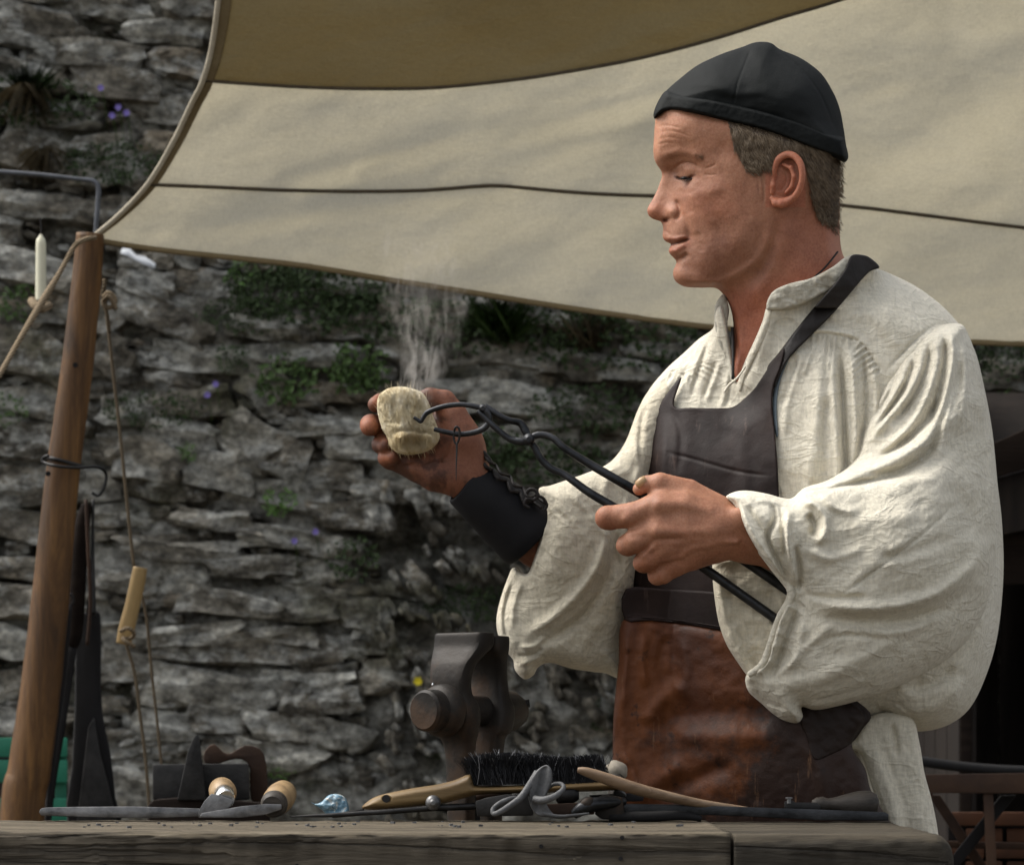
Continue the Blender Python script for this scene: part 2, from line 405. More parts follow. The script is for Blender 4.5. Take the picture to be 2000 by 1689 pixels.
def leather(name, stops, sc, rough, stretch=(1, 1, 1), grain=1.0, scratch=None, spec=0.28):
    t = NT(name); co = t.map(stretch); n = t.noise(sc, 7, 0.62, co, 0.4); c = t.ramp(n, stops)
    if scratch: c = t.mix(t.ramp(t.noise(60, 5, 0.7, t.map((1.5, 1, 0.18), (0, 0.3, 0))), [(0.60, (0, 0, 0)), (0.72, (1, 1, 1))]), c, scratch)
    g = t.vor(420); nb = t.bump(g, 0.16 * grain, 0.0008); nb = t.bump(t.noise(70, 6, 0.65), 0.30 * grain, 0.002, nb)
    nb = t.bump(t.noise(16, 4, 0.5, t.map((1, 1, 0.35), (0, 0.4, 0))), 0.18 * grain, 0.004, nb)
    return t.done(c, rough, nb, spec=spec)
M['bib'] = leather('bib_leather', [(0.32, (0.009, 0.0055, 0.0048)), (0.55, (0.017, 0.010, 0.0085)), (0.75, (0.032, 0.019, 0.015))], 11, 0.58, (1, 1, 0.7), 0.7, (0.06, 0.04, 0.033), spec=0.14)
def skirt_mat():
    t = NT('skirt_leather'); n = t.noise(6, 7, 0.66, t.map((1, 1, .6)), .4)
    c = t.ramp(n, [(0.28, (0.030, 0.012, 0.007)), (0.45, (0.075, 0.023, 0.008)), (0.60, (0.15, 0.047, 0.013)), (0.78, (0.24, 0.082, 0.024))])
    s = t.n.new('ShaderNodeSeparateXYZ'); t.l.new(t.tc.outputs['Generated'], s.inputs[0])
    e = t.math('ADD', t.math('SUBTRACT', t.math('MULTIPLY', s.outputs['X'], 1.25), t.math('MULTIPLY', s.outputs['Z'], .75)), t.math('MULTIPLY', t.math('SUBTRACT', t.noise(9, 6, .7), .5), 1.5))  # lower right darker: real staining plus sleeve shade painted into the leather
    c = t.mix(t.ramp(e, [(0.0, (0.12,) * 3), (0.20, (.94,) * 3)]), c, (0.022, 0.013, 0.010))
    c = t.mix(t.ramp(t.noise(44, 5, .7), [(0.60, (0,) * 3), (0.68, (.8,) * 3)]), c, (0.018, 0.010, 0.007))
    c = t.mix(t.ramp(t.noise(70, 5, .7, t.map((1.5, 1, .12), (0, .15, 0))), [(0.62, (0,) * 3), (0.72, (.5,) * 3)]), c, (0.24, 0.13, 0.07))
    nb = t.bump(t.vor(420), .2, .0008); nb = t.bump(t.noise(70, 6, .65), .35, .002, nb); return t.done(c, t.ramp(n, [(0.3, (.45,) * 3), (.7, (.62,) * 3)]), nb, spec=.22)
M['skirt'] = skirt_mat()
M['skirt_old'] = leather('skirt_leather', [(0.30, (0.014, 0.008, 0.006)), (0.46, (0.042, 0.015, 0.008)), (0.58, (0.12, 0.038, 0.013)), (0.74, (0.20, 0.070, 0.022))], 5.5, 0.46, (1, 1, 0.6), 0.8)
M['skirt_dark'] = leather('skirt_leather_dark', [(0.3, (0.012, 0.008, 0.006)), (0.6, (0.021, 0.013, 0.010)), (0.8, (0.035, 0.018, 0.012))], 9, 0.58, spec=0.18)  # even dark tone matching the skirt's lower right
M['strap'] = leather('strap_leather', [(0.3, (0.010, 0.008, 0.007)), (0.6, (0.019, 0.015, 0.013)), (0.8, (0.032, 0.026, 0.022))], 20, 0.5, spec=0.2)
M['bracer'] = leather('bracer_leather', [(0.3, (0.006, 0.006, 0.007)), (0.7, (0.013, 0.0125, 0.013))], 16, 0.6, grain=0.5, spec=0.12)
M['cap'] = leather('cap_leather', [(0.3, (0.007, 0.008, 0.008)), (0.6, (0.011, 0.012, 0.0115)), (0.8, (0.017, 0.017, 0.015))], 14, 0.75, grain=0.8, spec=0.08)

def metal_mat(name, stops, sc=25, rough=(0.35, 0.6), metal=0.7, bump=0.3, rust=None):
    t = NT(name); n = t.noise(sc, 7, 0.65); c = t.ramp(n, stops); met = metal
    if rust:
        rn = t.ramp(t.noise(sc * 0.5, 6, 0.7), [(0.46, (0, 0, 0)), (0.62, (1, 1, 1))]); c = t.mix(rn, c, rust)
    nb = t.bump(t.noise(sc * 9, 5, 0.6), bump, 0.0012); nb = t.bump(t.noise(sc * 2.2, 4, 0.6), bump, 0.003, nb)
    return t.done(c, t.ramp(n, [(0.3, (rough[0],) * 3), (0.7, (rough[1],) * 3)]), nb, metal=metal, spec=0.2)
M['iron'] = metal_mat('dark_iron', [(0.3, (0.014, 0.014, 0.014)), (0.7, (0.048, 0.046, 0.044))])
M['tong'] = metal_mat('tong_iron', [(0.3, (0.013, 0.014, 0.015)), (0.7, (0.06, 0.061, 0.064))], 30, (0.3, 0.5), 0.8, 0.25)
M['vise'] = metal_mat('vise_iron', [(0.3, (0.013, 0.0115, 0.010)), (0.7, (0.036, 0.030, 0.025))], 16, (0.45, 0.7), 0.4, 0.35, (0.060, 0.034, 0.019))
M['steel'] = metal_mat('worn_steel', [(0.3, (0.07, 0.07, 0.072)), (0.7, (0.24, 0.235, 0.23))], 40, (0.3, 0.55), 0.7, 0.25)
M['scale'] = metal_mat('grey_forge_scale', [(0.3, (0.055, 0.055, 0.056)), (0.7, (0.15, 0.15, 0.15))], 45, (0.5, 0.75), 0.35, 0.4)
M['bright'] = metal_mat('bright_ferrule', [(0.3, (0.45, 0.45, 0.44)), (0.7, (0.7, 0.7, 0.68))], 50, (0.15, 0.3), 1.0, 0.05)
M['rust'] = metal_mat('rusty_iron', [(0.3, (0.02, 0.012, 0.009)), (0.7, (0.06, 0.034, 0.021))], 12, (0.6, 0.85), 0.2, 0.5)
M['galv'] = metal_mat('grey_rod', [(0.3, (0.06, 0.065, 0.07)), (0.7, (0.12, 0.125, 0.14))], 20, (0.4, 0.6), 0.5, 0.2)

def wood_mat(name, a, b, c_, sc=1.0, ax='X', rough=0.7, stretch=None, bump=0.5, blotch=None, spec=0.25):
    t = NT(name); st = stretch or ((0.06, 1, 1) if ax == 'X' else (1, 1, 0.06)); co = t.map(st)
    n = t.noise(70 * sc, 8, 0.7, co, 0.6); c = t.ramp(n, [(0.3, a), (0.52, b), (0.74, c_)])
    big = t.noise(5 * sc, 4, 0.6, t.map((st[0] * 4 if ax == 'X' else 1, 1, 1 if ax == 'X' else 0.3))); c = t.mix(t.ramp(big, [(0.35, (0.0,) * 3), (0.7, (0.55,) * 3)]), c, a)
    if blotch: c = t.mix(t.ramp(t.noise(blotch[0], 6, 0.7, t.map(blotch[3] if len(blotch) > 3 else (1, 1, 1))), [(blotch[2], (0,) * 3), (blotch[2] + 0.03, (1,) * 3)]), c, blotch[1])
    cr = t.noise(150 * sc, 6, 0.7, co); nb = t.bump(cr, bump, 0.002); nb = t.bump(n, bump * 0.8, 0.003, nb)
    return t.done(c, rough, nb, spec=spec)
M['bench_old'] = wood_mat('weathered_bench_wood', (0.030, 0.025, 0.019), (0.062, 0.053, 0.040), (0.135, 0.115, 0.086), 1.0, 'X', 0.8, (0.07, 1, 1), 0.9, (14, (0.24, 0.20, 0.15), 0.69, (0.8, 1, 1.6)))
M['bench_unused'] = wood_mat('worn_bench_edge', (0.085, 0.072, 0.052), (0.16, 0.135, 0.098), (0.26, 0.225, 0.165), 1.0, 'X', 0.8, (0.15, 1, 1), 0.9)
def bench_mat(nm='weathered_bench', kd=1.0, kt=1.0):
    t = NT(nm); geo = t.n.new('ShaderNodeNewGeometry'); co = t.map((0.07, 1, 1))
    n = t.noise(75, 8, 0.72, co, 0.8); c = t.ramp(n, [(0.3, (0.024, 0.020, 0.014)), (0.5, (0.066, 0.055, 0.040)), (0.74, (0.16, 0.135, 0.10))])
    c = t.mix(t.ramp(t.noise(6, 5, 0.65, t.map((0.5, 1, 2.0))), [(0.45, (0,) * 3), (0.7, (0.75,) * 3)]), c, (0.085, 0.070, 0.050))
    chip = t.ramp(t.noise(17, 7, 0.7, t.map((0.6, 1, 1.8))), [(0.68, (0,) * 3), (0.70, (1,) * 3)]); c = t.mix(t.math('MULTIPLY', chip, 0.8), c, (0.26, 0.22, 0.16))
    chip2 = t.ramp(t.noise(55, 3, 0.6, t.map((0.7, 1, 1.5))), [(0.755, (0,) * 3), (0.765, (1,) * 3)]); c = t.mix(chip2, c, (0.42, 0.41, 0.38))
    if kd < 1: c = t.mix(1.0, c, (kd, kd * 1.02, kd * 1.05), 'MULTIPLY')
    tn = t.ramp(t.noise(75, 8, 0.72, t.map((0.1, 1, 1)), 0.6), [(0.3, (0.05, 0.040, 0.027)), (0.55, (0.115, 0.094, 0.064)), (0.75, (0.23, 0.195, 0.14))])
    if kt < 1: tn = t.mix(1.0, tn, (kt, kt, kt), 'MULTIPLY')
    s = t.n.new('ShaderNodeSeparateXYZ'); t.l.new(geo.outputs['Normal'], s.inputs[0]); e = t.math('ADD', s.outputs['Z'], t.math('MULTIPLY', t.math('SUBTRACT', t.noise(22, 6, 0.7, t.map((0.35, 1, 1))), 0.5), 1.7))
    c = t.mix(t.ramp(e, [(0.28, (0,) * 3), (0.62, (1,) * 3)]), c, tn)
    cr = t.noise(170, 6, 0.75, co); crack = t.ramp(t.noise(26, 4, 0.55, t.map((0.035, 1, 1)), 0.4), [(0.47, (1,) * 3), (0.5, (0,) * 3), (0.53, (1,) * 3)]); c = t.mix(t.math('MULTIPLY', t.math('SUBTRACT', 1.0, crack), 0.65), c, (0.010, 0.008, 0.006))
    nb = t.bump(crack, 0.8, 0.003); nb = t.bump(cr, 0.9, 0.002, nb); nb = t.bump(n, 0.8, 0.003, nb); return t.done(c, 0.85, nb, spec=0.2)
M['bench'] = bench_mat()
M['bench_end'] = bench_mat('dark_bench_end', .5, .55)
M['bench_end_old'] = wood_mat('dark_bench_end', (0.012, 0.012, 0.012), (0.024, 0.024, 0.022), (0.045, 0.042, 0.037), 0.7, 'Z', 0.75, (1, 1, 0.2), 0.9, (40, (0.2, 0.19, 0.17), 0.76, (2.2, 1, 0.35)))
M['pole'] = wood_mat('orange_brown_pole', (0.024, 0.013, 0.006), (0.11, 0.052, 0.016), (0.23, 0.115, 0.034), 0.5, 'Z', 0.6, (1, 1, 0.12), 0.7)
M['handle'] = wood_mat('pale_handle_wood', (0.12, 0.075, 0.045), (0.24, 0.165, 0.105), (0.33, 0.24, 0.16), 1.3, 'X', 0.55, (0.1, 1, 1), 0.25)
M['brushwood'] = wood_mat('yellow_brush_wood', (0.07, 0.043, 0.018), (0.18, 0.118, 0.05), (0.27, 0.185, 0.085), 1.0, 'X', 0.5, (0.15, 1, 1), 0.2)
M['boxwood'] = wood_mat('boxwood_grip', (0.14, 0.09, 0.045), (0.30, 0.20, 0.10), (0.42, 0.29, 0.15), 1.0, 'Z', 0.4, (1, 1, 0.3), 0.15)
M['darkgrip'] = wood_mat('sooty_grip', (0.02, 0.017, 0.014), (0.05, 0.042, 0.034), (0.09, 0.075, 0.06), 1.0, 'X', 0.55, (0.3, 1, 1), 0.3)
M['bamboo'] = wood_mat('bamboo', (0.20, 0.13, 0.05), (0.33, 0.22, 0.09), (0.42, 0.31, 0.14), 0.6, 'Z', 0.5, (1, 1, 0.1), 0.2)
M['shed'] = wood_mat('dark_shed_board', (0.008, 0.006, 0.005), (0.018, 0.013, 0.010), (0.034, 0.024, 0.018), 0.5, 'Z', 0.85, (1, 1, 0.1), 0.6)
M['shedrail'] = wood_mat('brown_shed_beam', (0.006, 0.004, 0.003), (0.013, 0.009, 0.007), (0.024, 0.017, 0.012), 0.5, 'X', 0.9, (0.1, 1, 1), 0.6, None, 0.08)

def stone_mat():
    t = NT('stone'); r = t.rand(); geo = t.n.new('ShaderNodeNewGeometry'); co = geo.outputs['Position']
    base = t.ramp(r, [(0.0, (0.15, 0.136, 0.108)), (0.25, (0.24, 0.218, 0.175)), (0.5, (0.31, 0.295, 0.25)), (0.75, (0.40, 0.39, 0.34)), (1.0, (0.29, 0.245, 0.18))])
    n = t.noise(7, 8, 0.68, t.map((1, 1, 2.2), co=co)); c = t.mix(0.75, base, t.ramp(n, [(0.32, (0.25,) * 3), (0.7, (1.7,) * 3)]), 'MULTIPLY')
    lich = t.ramp(t.noise(9, 7, 0.72, t.map((1, 1, 1.7), co=co)), [(0.49, (0,) * 3), (0.55, (1,) * 3)]); c = t.mix(t.math('MULTIPLY', lich, 0.75), c, (0.47, 0.47, 0.43))
    warm = t.ramp(t.noise(11, 5, 0.6, co=co), [(0.60, (0,) * 3), (0.70, (1,) * 3)]); c = t.mix(t.math('MULTIPLY', warm, 0.3), c, (0.34, 0.26, 0.16))
    moss = t.ramp(t.noise(3.1, 6, 0.7, co=co), [(0.56, (0,) * 3), (0.66, (1,) * 3)]); c = t.mix(t.math('MULTIPLY', moss, 0.6), c, (0.085, 0.085, 0.042))
    spk = t.noise(34, 8, 0.78, t.map((1, 1, 1.5), co=co)); c = t.mix(1.0, c, t.ramp(spk, [(0.36, (.30,) * 3), (0.5, (.95,) * 3), (0.64, (1.9,) * 3)]), 'MULTIPLY')
    nb = t.bump(t.noise(60, 7, 0.7, t.map((1, 1, 2.4), co=co)), 1.0, 0.016); nb = t.bump(n, 0.8, 0.03, nb)
    return t.done(c, 0.9, nb, spec=0.2)
M['stone'] = stone_mat()
def mortar_mat():
    t = NT('mortar'); geo = t.n.new('ShaderNodeNewGeometry'); co = geo.outputs['Position']; n = t.noise(8, 8, 0.72, t.map((1, 1, 1.6), co=co))
    c = t.ramp(n, [(0.33, (0.05, 0.047, 0.037)), (0.44, (0.16, 0.15, 0.125)), (0.55, (0.30, 0.295, 0.265)), (0.70, (0.44, 0.435, 0.395))])
    moss = t.ramp(t.noise(2.6, 5, 0.65, co=co), [(0.50, (0,) * 3), (0.64, (1,) * 3)]); c = t.mix(t.math('MULTIPLY', moss, 0.6), c, (0.05, 0.052, 0.025))
    spk = t.noise(30, 8, 0.78, t.map((1, 1, 1.4), co=co)); c = t.mix(1.0, c, t.ramp(spk, [(0.36, (.30,) * 3), (0.5, (1,) * 3), (0.64, (1.9,) * 3)]), 'MULTIPLY')
    nb = t.bump(t.noise(40, 8, 0.75, co=co), 1.0, 0.02); return t.done(c, 0.95, nb, spec=0.15)
M['mortar'] = mortar_mat()

def canvas_mat(name, col, dark, trans):
    t = NT(name); geo = t.n.new('ShaderNodeNewGeometry'); co = geo.outputs['Position']
    n = t.noise(3.2, 6, 0.6, t.map((1, 1, 2.5), (0, -0.35, 0), co=co)); c = t.ramp(n, [(0.3, dark), (0.65, col)])
    st = t.noise(5, 8, 0.75, t.map((1, 1, 1.6), (0, 0.2, 0), co=co)); c = t.mix(t.ramp(st, [(0.60, (0,) * 3), (0.72, (0.28,) * 3)]), c, tuple(x * 0.66 for x in dark))
    f = t.noise(330, 3, 0.7, t.map((1, 1, 0.35), co=co)); f2 = t.noise(330, 3, 0.7, t.map((0.35, 1, 1), co=co)); c = t.mix(0.20, c, t.ramp(t.math('MULTIPLY', t.math('ADD', f, f2), 0.5), [(0.38, tuple(x * 0.45 for x in dark)), (0.62, col)]))
    sp = t.ramp(t.noise(95, 3, 0.8, co=co), [(0.72, (0,) * 3), (0.76, (0.7,) * 3)]); c = t.mix(sp, c, tuple(x * 0.5 for x in dark))
    nb = t.bump(t.noise(26, 5, 0.6, t.map((1, 1, 2.2), (0, -0.4, 0), co=co)), 0.35, 0.01)
    t.done(c, 0.95, nb, spec=0.1)
    tr = t.n.new('ShaderNodeBsdfTranslucent'); t.l.new(c, tr.inputs[0]); t.l.new(nb, tr.inputs['Normal'])
    ms = t.n.new('ShaderNodeMixShader'); ms.inputs[0].default_value = trans
    t.l.new(t.b.outputs[0], ms.inputs[1]); t.l.new(tr.outputs[0], ms.inputs[2]); t.l.new(ms.outputs[0], t.out.inputs[0]); return t.m
M['canvas'] = canvas_mat('canvas', (0.78, 0.745, 0.64), (0.72, 0.685, 0.58), 0.55)
M['ochre'] = canvas_mat('ochre_canvas', (0.38, 0.315, 0.18), (0.33, 0.27, 0.15), 0.48)
M['hem'] = canvas_mat('hem_canvas', (0.23, 0.175, 0.095), (0.18, 0.135, 0.07), 0.2)
M['edging'] = canvas_mat('edge_tape', (0.50, 0.45, 0.35), (0.42, 0.37, 0.28), 0.1)
def simple(name, c, rough=0.7, sc=30, var=0.5, metal=0.0, bump=0.3, spec=0.3):
    t = NT(name); n = t.noise(sc, 5, 0.6); cc = t.ramp(n, [(0.3, tuple(x * (1 - var) for x in c)), (0.7, c)])
    return t.done(cc, rough, t.bump(t.noise(sc * 4, 4, 0.6), bump, 0.002), metal=metal, spec=spec)
M['seam'] = simple('seam_thread', (0.085, 0.065, 0.04), 0.9, 200)
def rope_mat(name, c):
    t = NT(name); w = t.wave(90, t.map((1, 1, 1), (0, 0.7, 0)), 1.0, 'Z', 2); cc = t.ramp(w, [(0.2, tuple(x * 0.5 for x in c)), (0.7, c)])
    return t.done(cc, 0.9, t.bump(w, 0.6, 0.003), spec=0.1)
M['rope'] = rope_mat('hemp_rope', (0.28, 0.215, 0.14)); M['rope_dark'] = rope_mat('dark_cord', (0.15, 0.115, 0.075))
M['black'] = simple('soot_black', (0.010, 0.009, 0.009), 0.8, 20)
M['lace'] = simple('black_lace', (0.016, 0.012, 0.010), 0.6, 200)
M['candle'] = simple('ivory_wax', (0.62, 0.60, 0.45), 0.4, 12, 0.15, bump=0.05)
M['ribbon'] = simple('white_plastic_scrap', (0.62, 0.64, 0.66), 0.4, 20, 0.15)
M['green'] = simple('green_paint', (0.018, 0.16, 0.095), 0.45, 14, 0.35)
M['leaf'] = simple('fern_leaf', (0.06, 0.11, 0.025), 0.6, 60, 0.5); M['leaf_dark'] = simple('dark_leaf', (0.035, 0.06, 0.018), 0.7, 40, 0.5)
M['leaf_bright'] = simple('bright_leaf', (0.10, 0.20, 0.04), 0.55, 60, 0.4)
M['straw'] = simple('dry_stalk', (0.22, 0.18, 0.11), 0.8, 60, 0.4)
M['violet'] = simple('violet_petal', (0.22, 0.17, 0.50), 0.6, 60, 0.2); M['yellow'] = simple('yellow_petal', (0.72, 0.60, 0.02), 0.6, 60, 0.15)
M['orange'] = simple('orange_brick', (0.09, 0.034, 0.013), 0.8, 14, 0.6)
M['ground'] = simple('earth', (0.10, 0.085, 0.065), 0.95, 3, 0.5, bump=0.8)
M['hair'] = simple('brown_hair', (0.17, 0.118, 0.072), 0.5, 130, 0.5, spec=0.4); M['hair_base'] = simple('hair_roots', (0.085, 0.056, 0.034), 0.6, 160, 0.6)
M['hair_light'] = simple('fair_brown_hair', (0.30, 0.225, 0.145), 0.45, 130, 0.4, spec=0.5)  # lighter grey-blond strands, the hair's own variation
M['brow'] = simple('fair_brow', (0.24, 0.15, 0.085), 0.5, 130, 0.3)
M['eye'] = simple('eye_white', (0.07, 0.04, 0.03), 0.5, 20, 0.1, bump=0.0, spec=0.1); M['iris'] = simple('dark_iris', (0.012, 0.010, 0.009), 0.25, 20, 0.2, bump=0.0, spec=0.3)
M['bristle'] = simple('steel_bristle', (0.016, 0.016, 0.018), 0.45, 60, 0.5, 0.4); M['bristle_tip'] = simple('steel_bristle_tip', (0.32, 0.32, 0.33), 0.35, 60, 0.2, 0.6)
M['scrap'] = simple('grey_cloth', (0.14, 0.17, 0.19), 0.9, 60, 0.4)
M['nail'] = simple('finger_nail', (0.42, 0.27, 0.14), 0.35, 40, 0.2, bump=0.05)
M['pebble'] = simple('pale_pebble', (0.32, 0.28, 0.22), 0.8, 60, 0.3)
def wool_mat():
    t = NT('wool'); tint = t.attr('tint'); n = t.noise(60, 6, 0.7, t.map((1.6, 1, 0.8))); c = t.ramp(n, [(0.3, (0.46, 0.36, 0.20)), (0.5, (0.70, 0.60, 0.40)), (0.7, (0.82, 0.76, 0.62))])
    c = t.mix(1.0, c, tint, 'MULTIPLY'); return t.done(c, 0.95, t.bump(t.noise(260, 5, 0.7), 0.7, 0.003), spec=0.1)
M['wool'] = wool_mat()
def blue_mat():
    t = NT('blue_glaze'); n = t.noise(90, 5, 0.7, dist=1.5); c = t.ramp(n, [(0.45, (0.10, 0.20, 0.27)), (0.55, (0.20, 0.31, 0.37)), (0.6, (0.5, 0.5, 0.45))]); return t.done(c, 0.35, t.bump(n, 0.4, 0.002))
M['blue'] = blue_mat()

# ------------------------------------------------------------------ ground
g = MB(); g.add([(-60, -40, 0), (60, -40, 0), (60, 80, 0), (-60, 80, 0)], [(0, 1, 2, 3)])
tag(g.build('ground', M['ground']), kind='structure')

# ------------------------------------------------------------------ the stone wall
YW = 6.0
wall = empty('stone_wall', (0, YW, 0), 'long rubble wall of grey slate and mossy stones rising behind the awning and the smith', 'stone wall')
def wall_pt(u, v, out=0.0): return PY(u, v, YW - out)
NXW, NZW = 420, 220
xs = np.linspace(-3.2, 3.4, NXW); zs = np.linspace(-0.2, 2.9, NZW); GX, GZ = np.meshgrid(xs, zs, indexing='ij')
uu = 1000 + GX / (K * YW); vv = HV - (GZ - ZC) / (K * YW)
rock = 1 / (1 + np.exp(-(uu - 730) / 25)) * (1 / (1 + np.exp(-(vv - 930) / 60)))       # the coarse rock face low behind the vice
hW = fbm(GX, GZ, 0.13, 3, 4) * 0.032 + fbm(GX, GZ, 0.5, 9, 2) * 0.02 + rock * (fbm(GX, GZ, 0.22, 21, 4, ang=1.2, ar=1.8) * 0.11 + 0.03)
Vw = np.stack([GX, YW - 0.052 - hW, GZ], -1).reshape(-1, 3)
ii, jj = np.meshgrid(np.arange(NXW - 1), np.arange(NZW - 1), indexing='ij'); a0 = (ii * NZW + jj).ravel()
Fw = [tuple(q) for q in np.stack([a0, a0 + NZW, a0 + NZW + 1, a0 + 1], 1)]
# thickness: back slab
nb0 = len(Vw); Vw = list(Vw) + [(-3.2, YW + .6, -.2), (3.4, YW + .6, -.2), (3.4, YW + .6, 2.9), (-3.2, YW + .6, 2.9)]
c00, c10, c11, c01 = 0, (NXW - 1) * NZW, NXW * NZW - 1, NZW - 1
Fw += [(nb0, nb0 + 3, nb0 + 2, nb0 + 1), (c01, c11, nb0 + 2, nb0 + 3), (c00, c01, nb0 + 3, nb0), (c11, c10, nb0 + 1, nb0 + 2)]
link('mortar', mesh_np('mortar', Vw, Fw), M['mortar'], wall)

def stone_mesh(seed):
    r = np.random.default_rng(seed); bm = bmesh.new(); bmesh.ops.create_cube(bm, size=2.0)
    bmesh.ops.subdivide_edges(bm, edges=bm.edges[:], cuts=3, use_grid_fill=True)
    off = r.uniform(0, 50, 3); e = r.uniform(0.15, 0.45); sk = r.uniform(-0.35, 0.35); tp = r.uniform(-0.3, 0.3)
    for vtx in bm.verts:
        c = vtx.co; n = c.length; sph = c / n * 1.28
        c = c.lerp(sph, e)
        c = Vector((c.x * (1 + tp * c.z * 0.5) + sk * c.z * 0.4, c.y, c.z * (1 + tp * c.x * 0.6)))
        k = np.array([math.sin(off[i] + 3.1 * c[(i + 1) % 3] + 2.3 * c[(i + 2) % 3]) for i in range(3)])
        vtx.co = c + Vector(k * (0.11, 0.16, 0.13)) + Vector(r.normal(0, 0.075, 3))
    me = bpy.data.meshes.new('stone'); bm.to_mesh(me); bm.free(); me.materials.append(M['stone'])
    me.polygons.foreach_set('use_smooth', [True] * len(me.polygons))
    try: me.set_sharp_from_angle(angle=math.radians(24))
    except Exception: pass
    return me
SM = [stone_mesh(s) for s in range(26)]
placed = []
def put_stone(u, v, w, h, rot=0.0, out=0.02, deep=0.11):
    o = bpy.data.objects.new('stone', SM[rnd.randrange(len(SM))]); COL.objects.link(o); o.parent = wall
    p = wall_pt(u, v, out) - wall.location
    o.location = p; k = K * YW
    o.scale = (w / 2 * k * rnd.choice((-1, 1)), deep * 0.5 * (1 + rnd.uniform(-.2, .2)), h / 2 * k * rnd.choice((-1, 1)))
    o.rotation_euler = (rnd.uniform(-.12, .12), rot + rnd.uniform(-.05, .05), rnd.uniform(-.1, .1)); placed.append((u, v, w, h))
# the stones one can tell apart in the photo: column, row, width, height, tilt
hand = [(500,1268,400,62,.02),(420,1345,230,72,.06),(600,1340,170,56,-.03),(335,1340,110,80,.1),(560,1240,120,34,.1),(385,1240,180,40,-.05),(650,1310,90,44,.1),
 (455,1180,190,46,.1),(590,1190,170,44,-.1),(340,1170,110,44,.05),(620,1120,150,50,.08),(500,1110,190,40,.06),(380,1080,180,40,.08),(300,1065,130,36,.04),(660,1070,120,44,.15),
 (560,1050,170,40,.1),(430,1020,160,40,.15),(690,1010,150,54,.05),(560,970,180,50,.1),(330,960,150,50,.12),(430,920,140,70,.2),(560,895,90,80,.5),(650,930,130,60,.1),(300,900,130,80,.15),
 (490,860,110,90,.6),(640,840,180,38,.04),(350,850,150,60,.05),(700,880,110,50,0),(380,790,170,60,.02),(520,760,100,80,.7),(620,770,150,44,0),(400,700,230,58,.02),(330,740,110,40,.05),
 (610,700,200,46,.05),(680,640,130,50,.1),(520,640,140,46,.1),(330,630,190,60,.45),(410,560,150,60,.3),(290,560,110,60,.3),(560,590,120,40,0),(690,560,130,50,.1),(820,620,150,46,.1),
 (930,600,150,44,.1),(1060,620,160,46,.1),(1180,640,150,50,0),(1290,650,130,46,.1),(800,690,120,50,.3),(900,760,150,40,0),(1000,700,180,50,.05),(1130,720,180,54,.05),(1230,730,120,40,.1),
 (1010,780,170,60,.05),(1120,810,150,60,0),(1040,860,160,50,.05),(660,1440,130,60,.1),(560,1420,150,60,.05),(620,1370,160,60,0),(450,1400,160,60,.03),(330,1420,130,60,0),(540,1480,160,60,.1),(650,1510,140,60,.1),
 (250,1540,190,70,.15),(440,1480,150,50,.05),(60,950,160,80,.1),(60,1030,150,60,.15),(50,1110,150,44,.1),(40,1180,120,60,.1),(60,1260,150,60,.2),(40,1340,140,60,0),(60,1410,160,50,.05),
 (60,860,160,70,.05),(250,1010,130,46,.1),(250,1140,110,40,.1),(250,1240,90,50,0),(250,1300,100,60,0),(60,700,150,90,.3),(50,790,150,60,.1),(60,530,190,60,.2),(70,610,150,60,.1),
 (60,300,130,90,.3),(60,400,190,50,.1),(200,290,120,44,0),(270,340,110,70,.3),(130,230,150,50,0),(60,160,160,60,.1),(230,170,170,60,.15),(330,220,160,60,.1),(200,110,160,50,.05),(70,60,190,80,.1),
 (230,30,150,40,.2),(330,70,160,50,0),(350,130,110,50,.2),(380,20,110,44,0),(330,290,110,50,0),(180,340,120,50,0),(180,420,150,50,0),(290,420,110,40,0),(180,620,130,60,.2),(230,700,90,70,.5),
 (250,800,100,60,.2),(240,880,80,50,0),(190,950,100,60,0),(1960,740,130,60,0),(1950,810,120,60,.1),(1850,1480,110,80,.4),(1840,1420,100,60,.2),(1000,1440,180,70,.2),(1110,1400,150,90,.1),(1100,1490,160,80,.2),(940,1380,130,90,.4)]
for (u, v, w, h, r) in hand: put_stone(u, v, w, h, r, rnd.uniform(0.03, 0.06), 0.09)
v = -40.0
while v < 1620:
    hh = rnd.choice((24, 30, 36, 44, 54, 64)); u = -60.0 - rnd.random() * 60
    while u < 2060 and len(placed) < 296:
        ww = rnd.uniform(1.5, 4.2) * hh if hh < 50 else rnd.uniform(1.2, 2.6) * hh
        cu, cv = u + ww / 2, v + hh / 2 + 10 * math.sin(u / 130) + rnd.uniform(-5, 5)
        vis = (cv > 470 + max(0, (cu - 200)) * 0.14 if cu > 180 else True) or cu < 430 - 0.55 * cv
        vis = vis and not (cu > 1330 and not (cu > 1880 and 640 < cv < 1000) and not (1760 < cu < 1900 and cv > 1380)) and not (cu > 1900 and cv > 960)
        if rock_here := (cu > 735 and cv > 960): vis = vis and rnd.random() < 0.3
        clash = any(abs(cu - a) < (ww + c) * 0.42 and abs(cv - b) < (hh + d_) * 0.40 for a, b, c, d_ in placed[:len(hand)])
        if vis and not clash: put_stone(cu, cv, ww * 1.03, hh * 1.05, rnd.uniform(-.06, .12), rnd.uniform(0.025, 0.05), 0.08)
        u += ww
    v += hh * 0.97
